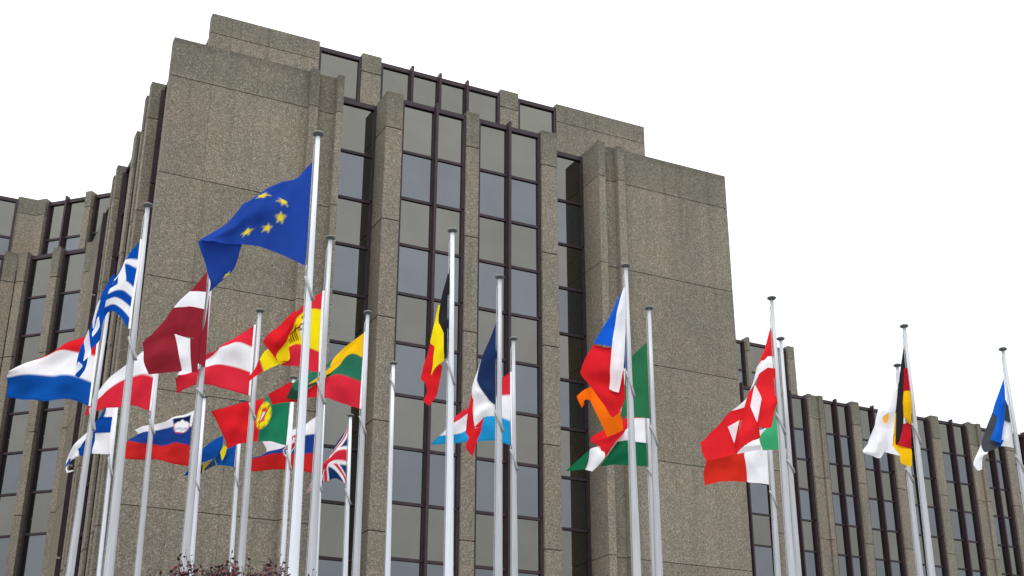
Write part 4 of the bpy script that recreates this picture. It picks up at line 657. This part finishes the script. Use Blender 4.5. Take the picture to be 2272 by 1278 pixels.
    {'label': 'black, red and gold flag hanging limp', 'at': [19.444, 20.096, 11.55], 'nets': [{'g': [[[-0.204, 0.208, -1.448], [-0.242, 0.238, -1.457]], [[-0.246, 0.241, -1.817], [-0.295, 0.28, -1.817]], [[-0.273, 0.261, -2.16], [-0.353, 0.325, -2.181]]], 'pat': 'gold'}, {'g': [[[-0.11, 0.122, -0.706], [-0.147, 0.151, -0.821]], [[-0.173, 0.171, -1.127], [-0.208, 0.199, -1.218]], [[-0.209, 0.198, -1.456], [-0.251, 0.232, -1.46]]], 'pat': 'purple'}, {'g': [[[-0.27, 0.232, -2.162], [-0.365, 0.308, -2.182]], [[-0.112, 0.04, -2.287], [-0.267, 0.229, -2.377]], [[-0.094, 0.091, -2.588], [-0.264, 0.226, -2.558]], [[-0.121, 0.112, -2.665], [-0.146, 0.132, -2.643]]], 'pat': 'gold'}, {'g': [[[0.0, 0.0, 0.0], [-0.019, 0.011, -0.036]], [[0.009, -0.005, -0.5], [-0.099, 0.074, -0.462]], [[-0.09, 0.065, -1.004], [-0.209, 0.159, -1.1]], [[-0.147, 0.11, -1.561], [-0.274, 0.21, -1.602]], [[-0.174, 0.13, -1.767], [-0.318, 0.244, -2.06]], [[-0.275, 0.21, -2.162], [-0.321, 0.246, -2.188]]], 'pat': 'black'}, {'g': [[[-0.07, 0.021, -1.702], [-0.18, 0.108, -1.733]], [[-0.14, -0.031, -2.013], [-0.261, 0.172, -2.026]], [[-0.105, 0.047, -2.284], [-0.319, 0.218, -2.177]]], 'pat': 'dered'}, {'g': [[[-0.04, -0.058, -1.029], [-0.143, -0.066, -1.051], [-0.153, 0.022, -1.034]], [[-0.073, -0.064, -1.367], [-0.2, -0.074, -1.389], [-0.183, 0.045, -1.352]], [[-0.082, -0.036, -1.65], [-0.218, -0.061, -1.688], [-0.206, 0.063, -1.594]], [[-0.102, -0.021, -1.741], [-0.13, 0.002, -1.762], [-0.159, 0.025, -1.713]]], 'pat': 'gold'}, {'g': [[[-0.035, -0.061, -0.518], [-0.108, -0.08, -0.54], [-0.106, -0.014, -0.533]], [[-0.04, -0.058, -1.034], [-0.143, -0.066, -1.056], [-0.156, 0.024, -1.04]]], 'pat': 'dered'}]},
    {'label': 'white flag with a small orange patch', 'at': [21.098, 22.171, 11.454], 'nets': [{'g': [[[0.0, 0.0, 0.0], [-0.158, 0.15, -0.121], [-0.269, 0.259, -0.24]], [[-0.071, 0.062, -0.524], [-0.292, 0.105, -0.57], [-0.354, 0.342, -0.421]], [[-0.155, 0.142, -1.047], [-0.21, 0.286, -0.889], [-0.445, 0.429, -0.837]], [[-0.197, 0.183, -1.349], [-0.265, 0.251, -1.285], [-0.579, 0.56, -1.208]]], 'pat': 'white'}, {'g': [[[-0.196, 0.182, -1.339], [-0.271, 0.256, -1.246]], [[-0.086, 0.072, -1.592], [-0.347, 0.33, -1.475]]], 'pat': 'white'}, {'g': [[[-0.326, 0.166, -0.968], [-0.426, 0.264, -0.955], [-0.527, 0.364, -0.917]], [[-0.341, 0.179, -1.293], [-0.553, 0.242, -1.287], [-0.653, 0.487, -1.244]], [[-0.414, 0.25, -1.504], [-0.606, 0.323, -1.511], [-0.744, 0.575, -1.444]], [[-0.478, 0.313, -1.641], [-0.543, 0.377, -1.613], [-0.621, 0.454, -1.547]]], 'pat': 'white'}, {'g': [[[-0.305, 0.058, -0.592], [-0.411, 0.163, -0.664]], [[-0.321, 0.073, -0.735], [-0.413, 0.165, -0.735]], [[-0.358, 0.11, -0.844], [-0.402, 0.153, -0.83]]], 'pat': 'cyorange'}, {'g': [[[-0.531, 0.31, -0.917], [-0.571, 0.349, -0.962]], [[-0.513, 0.292, -0.944], [-0.565, 0.343, -1.008]]], 'pat': 'dkgreen'}]},
    {'label': 'blue, black and white flag at the right edge', 'at': [22.381, 20.196, 11.297], 'nets': [{'g': [[[-0.033, 0.135, -0.905], [-0.08, 0.172, -0.919], [-0.037, 0.138, -0.914]], [[0.064, 0.057, -1.022], [-0.017, 0.122, -1.061], [-0.088, 0.179, -1.192]], [[0.058, 0.061, -1.339], [-0.072, 0.098, -1.37], [-0.123, 0.207, -1.37]], [[0.054, 0.065, -1.575], [-0.036, 0.137, -1.535], [-0.151, 0.229, -1.521]]], 'pat': 'white'}, {'g': [[[0.027, 0.059, -0.477], [0.001, 0.08, -0.521]], [[0.063, 0.032, -0.71], [-0.015, 0.093, -0.749]], [[0.057, 0.035, -1.018], [-0.052, 0.123, -0.941]]], 'pat': 'etblack'}, {'g': [[[-0.375, 0.367, -1.62], [-0.497, 0.465, -1.465]], [[-0.499, 0.359, -1.695], [-0.592, 0.541, -1.683]], [[-0.504, 0.47, -1.801], [-0.667, 0.6, -1.901]], [[-0.533, 0.494, -2.022], [-0.611, 0.556, -2.057]]], 'pat': 'white'}, {'g': [[[-0.189, 0.179, -0.876], [-0.255, 0.231, -0.756]], [[-0.249, 0.226, -1.133], [-0.403, 0.349, -1.125]], [[-0.336, 0.214, -1.374], [-0.52, 0.443, -1.474]], [[-0.23, 0.211, -1.563], [-0.474, 0.406, -1.653]]], 'pat': 'etblack'}, {'g': [[[0.0, 0.0, 0.0], [-0.017, 0.013, -0.033]], [[-0.017, 0.014, -0.266], [-0.122, 0.097, -0.326]], [[-0.084, 0.067, -0.583], [-0.213, 0.171, -0.572]], [[-0.199, 0.16, -0.906], [-0.275, 0.22, -0.773]]], 'pat': 'etblue'}, {'g': [[[-0.162, 0.102, -1.403], [-0.374, 0.272, -1.42]], [[-0.234, 0.16, -1.55], [-0.37, 0.269, -1.504]]], 'pat': 'etblue_shade'}, {'g': [[[-0.044, -0.032, -0.122], [-0.053, -0.025, -0.144], [-0.061, -0.019, -0.166]], [[-0.077, -0.047, -0.362], [-0.074, -0.009, -0.397], [-0.097, 0.01, -0.464]], [[-0.082, -0.002, -0.626], [-0.187, 0.0, -0.618], [-0.163, 0.062, -0.665]], [[-0.125, 0.032, -0.965], [-0.239, 0.056, -0.951], [-0.256, 0.137, -0.931]], [[-0.195, 0.088, -1.276], [-0.312, 0.101, -1.266], [-0.343, 0.207, -1.219]], [[-0.245, 0.128, -1.486], [-0.319, 0.187, -1.451], [-0.407, 0.258, -1.399]]], 'pat': 'etblue'}]}]  # bottom fold: shade painted as a darker blue patch

def make_flag(F, idx):
    """the cloth of one flag: woven from control nets (metres from the top of its hoist), each a patch of real folded cloth"""
    rs = np.random.RandomState(idx + 3)
    V = []; Fc = []; Cc = []
    for p in F['nets']:
        G = np.array(p['g'], float)                # rows x cols x 3
        r, c = G.shape[:2]
        if p['pat'] == 'uv':
            n = m = max(10, int(90 / max(r, c)) )
            S = surface(G, n, m, 1.0)
            vv = np.interp(np.arange(S.shape[0]) / n, np.arange(r), p['v'])
            uu = np.interp(np.arange(S.shape[1]) / m, np.arange(c), p['u'])
            U, Vv = np.meshgrid(uu, vv)
            col = np.zeros(U.shape + (3,))
            du, dv = np.gradient(uu).mean(), np.gradient(vv).mean()
            for a in (-.25, .25):
                for b in (-.25, .25):
                    col += paint(p.get('pt', F['pat']), np.clip(U + a * du, 0, 1), np.clip(Vv + b * dv, 0, 1)) / 4
            if p['u'][-1] == 1:                        # the doubled hem along the fly edge and the long edges
                hem = (U > .985) | (Vv < .02) | (Vv > .98)
                col[hem] *= .80
        else:
            n, m = max(6, int(30 / max(1, r - 1))), max(6, int(24 / max(1, c - 1)))
            S = surface(G, n, m, p.get('k', .6))
            col = np.zeros(S.shape); col[:] = C[p['pat']]
        # small wind ripples across the cloth
        gu = np.gradient(S, axis=1); gv = np.gradient(S, axis=0)
        nr = np.cross(gu, gv); nr /= np.linalg.norm(nr, axis=2, keepdims=True) + 1e-9
        nr *= 1 if (nr[..., 0] * -RY + nr[..., 1] * RX).mean() < 0 else -1     # all patches of a cloth ripple the same way
        amp = np.zeros(S.shape[:2])
        for k in range(5):
            d = rs.normal(size=3); d /= np.linalg.norm(d)
            wl = (.75, .5, .36, .26, .19)[k]
            amp += (.034, .020, .009, .003, .0015)[k] * np.sin(S @ d * 2 * math.pi / wl + rs.uniform(0, 6.28))
        hd = np.clip(np.hypot(S[..., 0], S[..., 1]) / .5, 0, 1)
        S = S + nr * (amp * hd)[..., None]
        b0 = len(V); R, K = S.shape[:2]
        V += [tuple(x) for x in S.reshape(-1, 3)]
        Cc.append(col.reshape(-1, 3))
        for i in range(R - 1):
            for j in range(K - 1):
                a = b0 + i * K + j
                Fc.append((a, a + 1, a + K + 1, a + K))
    me = bpy.data.meshes.new('flag')
    me.from_pydata(V, [], Fc)
    me.polygons.foreach_set('use_smooth', [True] * len(Fc))
    at = me.color_attributes.new('dye_and_shade', 'FLOAT_COLOR', 'POINT')  # cloth dyes, plus the shade painted into some folds
    cc = np.concatenate(Cc); cc = np.concatenate([cc, np.ones((len(cc), 1))], axis=1)
    at.data.foreach_set('color', cc.ravel().astype(np.float32))
    me.materials.append(M['cloth'])
    o = bpy.data.objects.new('flag', me); COL.objects.link(o)
    o.location = F['at']; ABS[o] = tuple(F['at'])
    tag(o, F['label'], 'flag', 'flags flying in front of the building')
    if F.get('band'):
        b = MB(); pts = [Vector(q) for q in F['hoist']]
        vs = []; w = .021
        for q in pts:
            for dx, dy in ((-w, -.012), (w, -.012), (w, .012), (-w, .012)):
                vs.append((q.x + RX * dx - RY * dy, q.y + RY * dx + RX * dy, q.z))
        fs = []
        for i in range(len(pts) - 1):
            for k in range(4):
                fs.append((4 * i + k, 4 * i + (k + 1) % 4, 4 * i + 4 + (k + 1) % 4, 4 * i + 4 + k))
        fs += [(0, 1, 2, 3), tuple(4 * (len(pts) - 1) + k for k in range(4))]
        b.add(vs, fs)
        w_ = b.build('hoist_band', M['band'], o, F['at'])
        w_.data.transform(Matrix.Translation(Vector(F['at'])))
    return o
for i, F in enumerate(FLAGS):
    make_flag(F, i)

# ------------------------------------------------------------------ purple-leaved shrubs at the foot of the poles
def shrub(loc, tips, label, h0, nleaf, spread):
    r = root('purple_leaf_shrub', (loc[0], loc[1], 0))
    tag(r, label, 'shrub', 'purple shrubs below the flagpoles')
    rs = random.Random(int(loc[0] * 100))
    tr = MB(); lf = MB()
    base = Vector((loc[0], loc[1], 0))
    tr.tube([base, base + Vector((.03, .02, h0 * .35)), base + Vector((-.02, .05, h0 * .62))], [.07, .055, .035], 9)
    top = base + Vector((-.02, .05, h0 * .6))
    def leaf(p, d, L):
        d = d.normalized(); s = d.cross(Vector((rs.uniform(-1, 1), rs.uniform(-1, 1), rs.uniform(-.2, 1)))); s.normalize()
        nrm = d.cross(s); w = L * .27
        a = p; t = p + d * L - nrm * L * .12; m1 = p + d * L * .45 + s * w + nrm * L * .06; m2 = p + d * L * .45 - s * w + nrm * L * .06
        c = p + d * L * .5
        lf.add([a, m1, t, m2, c], [(0, 1, 4), (1, 2, 4), (2, 3, 4), (3, 0, 4)])
    for (x, y, z) in tips:
        tip = Vector((x, y, z))
        k = top.lerp(base, rs.uniform(0, .35)); mid = k.lerp(tip, .55) + Vector((rs.uniform(-.12, .12), rs.uniform(-.12, .12), -.08))
        pts = [k, mid, tip.lerp(mid, .35) + Vector((rs.uniform(-.03, .03), 0, 0)), tip]
        tr.tube(pts, [.018, .011, .006, .002], 6)
        n = rs.randint(*nleaf)
        for i in range(n):
            f = (i / n) ** .8
            p = tip.lerp(pts[2], f / .55) if f < .55 else pts[2].lerp(mid, (f - .55) / .45)
            a = rs.uniform(0, 6.28); up = rs.uniform(.0, .9)
            leaf(p, Vector((math.cos(a), math.sin(a), up)), rs.uniform(.052, .088) * (1 if f > .1 else .75))
    tr.build('branches', M['bark'], r, (loc[0], loc[1], 0))
    lf.build('leaves', M['leaf'], r, (loc[0], loc[1], 0))
shrub((3.372, 12.846), [[2.648, 13.248, 4.109], [2.724, 13.333, 4.104], [2.772, 12.983, 4.144], [2.845, 13.118, 4.121], [2.95, 13.365, 4.29], [3.002, 13.341, 4.345], [2.918, 12.78, 4.199], [2.964, 12.821, 4.15], [2.851, 12.756, 4.111], [3.043, 12.964, 4.112], [3.017, 12.656, 4.022], [3.167, 12.915, 4.22], [3.224, 13.037, 4.141], [3.223, 12.748, 4.09], [3.338, 13.001, 4.176], [3.357, 12.925, 4.284], [3.29, 12.515, 4.15], [3.422, 12.867, 4.182], [3.406, 12.641, 4.088], [3.5, 12.716, 4.188], [3.469, 12.629, 4.091], [3.6, 12.884, 4.129], [3.62, 12.676, 4.183], [3.596, 12.466, 4.083], [3.706, 12.715, 4.101], [3.791, 12.856, 4.285], [3.739, 12.512, 4.226], [3.746, 12.442, 4.136], [3.789, 12.551, 4.202], [3.855, 12.947, 4.18], [3.937, 12.937, 4.159], [3.177, 13.079, 4.086], [3.408, 13.144, 4.13], [3.527, 13.039, 4.11], [3.577, 12.649, 4.043], [2.827, 12.8, 4.03], [2.817, 13.244, 4.083], [3.017, 13.069, 4.102], [3.691, 12.579, 4.041], [2.696, 12.969, 4.005], [3.212, 12.853, 4.038], [3.375, 12.821, 4.108], [3.594, 12.555, 4.046], [3.193, 13.5, 4.014], [3.313, 12.528, 3.98], [3.139, 12.495, 4.0], [3.301, 12.856, 4.124], [3.253, 13.292, 3.776], [3.485, 12.592, 3.708], [3.516, 12.889, 4.023], [2.964, 12.364, 3.822], [2.969, 12.626, 3.411], [3.616, 13.075, 3.823], [3.134, 12.288, 3.712], [2.709, 12.633, 3.989], [2.859, 13.186, 4.127], [3.054, 13.289, 3.522], [3.282, 12.522, 3.667], [3.896, 12.939, 3.647], [3.397, 13.217, 3.648], [3.565, 12.959, 3.553], [3.059, 12.528, 3.777], [3.073, 13.442, 3.768], [3.872, 12.665, 3.597], [2.982, 13.711, 4.006], [3.612, 12.657, 3.893], [2.84, 12.445, 3.978], [3.61, 12.17, 3.696], [3.093, 12.531, 4.059], [3.567, 12.716, 3.765], [3.219, 13.637, 3.875], [3.065, 12.308, 4.013], [2.894, 13.149, 3.486], [3.577, 12.369, 4.032], [3.487, 12.54, 3.51], [2.788, 12.811, 3.529], [3.638, 13.019, 4.154], [3.646, 12.489, 3.671], [3.476, 12.503, 4.059], [3.124, 12.428, 3.488], [3.94, 13.301, 3.741], [3.058, 12.597, 4.01], [3.782, 12.953, 3.513], [3.396, 13.357, 4.123], [3.596, 12.29, 4.05], [3.625, 12.43, 3.55], [3.071, 13.058, 3.953], [2.895, 13.139, 3.607], [3.785, 13.369, 4.191], [3.755, 13.357, 4.118], [3.379, 12.132, 3.499], [2.772, 12.84, 3.644], [3.482, 13.539, 4.231], [3.181, 12.275, 3.516], [3.402, 13.433, 4.241], [3.082, 12.329, 4.018], [3.22, 12.427, 4.046], [3.267, 13.029, 3.914], [3.481, 12.978, 4.013], [3.007, 13.496, 4.12], [2.825, 12.717, 4.002], [3.101, 12.247, 4.018], [3.313, 13.157, 4.148], [3.719, 12.978, 3.878], [3.146, 12.864, 4.123], [3.047, 12.436, 3.728], [2.951, 12.688, 3.57], [3.162, 12.6, 3.456], [2.949, 13.163, 3.74], [3.385, 12.711, 4.118], [2.801, 13.454, 4.112], [2.954, 13.819, 4.158], [3.931, 12.936, 3.965], [3.588, 13.297, 4.007], [2.822, 12.405, 3.509], [3.706, 12.595, 3.736], [3.604, 13.169, 3.992], [2.993, 13.617, 3.977], [3.674, 12.308, 4.007], [3.574, 12.052, 3.886], [3.634, 13.084, 4.014], [3.254, 12.776, 3.871], [3.161, 13.216, 3.573], [3.556, 12.364, 3.491], [3.8, 12.642, 3.577], [3.463, 13.211, 4.19], [2.828, 12.534, 3.775], [2.837, 13.1, 3.803], [3.705, 13.436, 3.751], [2.878, 13.214, 3.804], [3.501, 12.872, 3.873], [3.732, 12.722, 3.937], [3.48, 12.686, 4.109], [2.693, 12.407, 3.975], [2.974, 13.07, 4.078], [3.403, 12.81, 3.61], [3.839, 12.996, 4.031], [3.292, 12.527, 3.739], [3.666, 12.145, 3.586], [3.22, 12.217, 3.352], [2.952, 12.336, 3.586], [3.678, 13.056, 3.891], [3.339, 12.623, 3.468], [3.393, 12.92, 4.153], [3.41, 13.525, 3.543], [2.765, 12.556, 4.036], [2.996, 13.103, 3.713], [3.168, 12.176, 3.796], [3.337, 13.365, 3.501], [3.529, 13.426, 4.196], [3.128, 12.504, 3.727], [3.073, 12.831, 3.973], [2.689, 12.671, 3.684], [3.504, 13.09, 3.844], [3.149, 13.358, 4.099], [3.305, 13.514, 4.213], [2.735, 12.84, 3.508], [3.19, 12.838, 3.446], [3.703, 13.328, 4.061], [3.394, 12.185, 3.804], [3.083, 12.653, 3.846], [3.331, 12.858, 4.076], [3.439, 13.197, 3.808], [3.545, 12.691, 3.937], [3.815, 12.998, 4.051], [3.904, 12.658, 3.525], [3.161, 13.24, 3.838], [3.315, 12.805, 3.991], [2.721, 12.616, 3.94], [3.394, 12.299, 3.41], [2.757, 12.925, 3.656], [3.182, 12.437, 4.048], [3.667, 13.252, 3.893], [3.869, 12.787, 4.023], [3.213, 12.756, 3.861], [3.699, 12.123, 3.709], [3.71, 13.295, 3.552], [3.465, 13.278, 4.229], [3.774, 12.535, 3.681], [3.058, 12.39, 3.599], [3.459, 12.131, 3.787], [3.509, 12.163, 3.87], [2.868, 12.586, 3.508], [3.481, 12.145, 3.542], [3.253, 12.891, 3.645], [3.763, 12.852, 4.011], [3.125, 13.501, 3.668], [3.318, 12.635, 3.975], [3.402, 12.848, 4.117], [3.012, 12.747, 3.956], [3.565, 12.338, 4.023], [2.889, 12.971, 4.125], [3.711, 12.658, 3.534], [3.257, 12.949, 3.576], [3.22, 12.265, 3.673], [3.684, 12.741, 4.131], [3.722, 12.425, 3.817], [3.631, 12.899, 3.562], [2.696, 12.43, 3.457], [3.402, 12.295, 3.467], [3.236, 12.407, 3.649], [2.893, 12.552, 4.041], [2.947, 13.451, 4.099], [3.601, 12.982, 3.706], [3.644, 12.796, 4.12], [2.877, 13.631, 3.983], [3.188, 12.586, 3.972], [3.384, 13.583, 3.623], [3.718, 13.084, 3.502], [3.138, 13.313, 3.996], [3.548, 12.74, 3.744], [2.858, 12.665, 3.421], [4.029, 13.27, 4.245], [3.023, 12.25, 3.518], [3.302, 13.186, 4.108], [3.566, 13.073, 3.973], [3.854, 12.704, 4.144], [3.423, 12.449, 3.729], [3.855, 13.145, 4.151], [3.373, 13.353, 4.195], [2.892, 13.243, 3.662], [3.706, 12.526, 3.612], [2.733, 12.385, 3.916], [3.343, 12.359, 4.042], [3.079, 13.285, 4.007], [3.105, 12.343, 3.789], [3.193, 13.31, 4.142], [2.838, 13.423, 3.845], [3.207, 12.54, 4.072], [2.926, 12.698, 3.984], [4.014, 13.138, 3.731], [3.708, 13.37, 4.114], [3.357, 13.213, 4.151], [3.143, 13.337, 3.666], [3.143, 13.297, 3.976], [3.39, 12.39, 3.802], [3.112, 12.909, 3.722], [3.507, 12.553, 3.708], [2.83, 12.891, 3.71], [3.236, 12.36, 4.019], [3.102, 12.383, 3.665], [3.703, 12.951, 3.624], [3.422, 12.196, 3.957], [3.072, 12.866, 4.092], [3.728, 13.226, 4.133], [3.29, 13.11, 4.138], [3.237, 12.94, 4.014], [3.784, 12.318, 3.635], [3.736, 12.521, 4.066], [3.031, 12.241, 3.352], [3.347, 12.321, 3.801], [3.586, 13.157, 3.687], [2.813, 12.884, 3.606]], 'wide purple-leaved shrub below the flagpoles at the lower left', 3.70, (20, 30), .5)
shrub((4.349, 13.029), [[4.255, 13.076, 4.22], [4.281, 13.063, 4.192], [4.225, 13.091, 4.155], [4.318, 13.045, 4.11], [4.247, 13.08, 4.064], [4.208, 13.1, 4.019], [4.352, 13.028, 4.019], [4.308, 12.674, 3.726], [4.37, 12.975, 3.773], [4.226, 12.677, 3.788], [4.372, 12.821, 3.91], [4.262, 13.439, 3.74], [4.255, 12.923, 3.613], [4.205, 12.918, 3.909], [4.205, 12.713, 3.858], [4.33, 12.943, 3.913], [4.222, 13.231, 4.103], [4.168, 12.69, 3.51], [4.308, 12.757, 4.051], [4.107, 13.019, 3.791], [4.276, 13.136, 3.55], [4.409, 12.856, 3.572], [4.307, 12.93, 3.976], [4.257, 12.704, 3.723], [4.222, 13.273, 3.683], [4.413, 13.251, 4.019], [4.23, 12.79, 3.975], [4.377, 13.093, 3.549], [4.167, 12.855, 3.654], [4.224, 12.672, 3.804], [4.411, 13.367, 3.865], [4.401, 13.133, 3.951], [4.25, 13.17, 3.739], [4.382, 13.201, 4.045], [4.205, 12.694, 3.62], [4.412, 13.074, 3.565], [4.211, 13.148, 3.577]], 'small purple shrub showing only its tip, right of the wide one', 3.70, (12, 20), .3)

# ------------------------------------------------------------------ sky, sun, camera
w = bpy.data.worlds.new('World'); SC.world = w; w.use_nodes = True
nt = w.node_tree; nt.nodes.clear(); L = nt.links
outw = nt.nodes.new('ShaderNodeOutputWorld')
SUN_EL, SUN_AZ = math.radians(58), math.radians(224.5)      # azimuth counted from +Y towards +X
sky = nt.nodes.new('ShaderNodeTexSky'); sky.sky_type = 'NISHITA'; sky.sun_disc = False
sky.sun_elevation = SUN_EL; sky.sun_rotation = SUN_AZ; sky.dust_density = 3
bg1 = nt.nodes.new('ShaderNodeBackground'); bg1.inputs[1].default_value = .06
L.new(sky.outputs[0], bg1.inputs[0])
tc = nt.nodes.new('ShaderNodeTexCoord')
sx = nt.nodes.new('ShaderNodeSeparateXYZ'); L.new(tc.outputs['Generated'], sx.inputs[0])
el = mapr(nt, sx.outputs[2], 0.0, 1.0, .78, 2.35)              # overcast: three times brighter overhead than at the horizon
cn = noise(nt, tc.outputs['Generated'], 2.2, 5)
el = mth(nt, 'MULTIPLY', el, mapr(nt, cn.outputs[0], .3, .7, .89, 1.09))
bg2 = nt.nodes.new('ShaderNodeBackground'); bg2.inputs[0].default_value = (.975, .99, 1.0, 1)
L.new(el, bg2.inputs[1])
ad = nt.nodes.new('ShaderNodeAddShader'); L.new(bg1.outputs[0], ad.inputs[0]); L.new(bg2.outputs[0], ad.inputs[1])
L.new(ad.outputs[0], outw.inputs[0])

sl = bpy.data.lights.new('sun', 'SUN'); sl.energy = 1.0; sl.angle = math.radians(28); sl.color = (1, .97, .92)
so = bpy.data.objects.new('sun', sl); COL.objects.link(so)
sd = Vector((math.sin(SUN_AZ) * math.cos(SUN_EL), math.cos(SUN_AZ) * math.cos(SUN_EL), math.sin(SUN_EL)))
so.rotation_euler = (-sd).to_track_quat('-Z', 'Y').to_euler(); so.location = (0, 0, 60)

cam = bpy.data.cameras.new('camera'); cam.sensor_width = 36; cam.lens = 46.563; cam.clip_end = 3000; cam.clip_start = .1
co = bpy.data.objects.new('camera', cam); COL.objects.link(co)
co.matrix_world = Matrix([[0.894494, -0.175339, -0.411263, 0.0], [-0.447079, -0.348418, -0.823848, 0.0], [0.001161, 0.920794, -0.390048, 1.6], [0.0, 0.0, 0.0, 1.0]])
SC.camera = co
SC.view_settings.view_transform = 'Standard'; SC.view_settings.look = 'None'
SC.view_settings.exposure = 0; SC.view_settings.gamma = 1
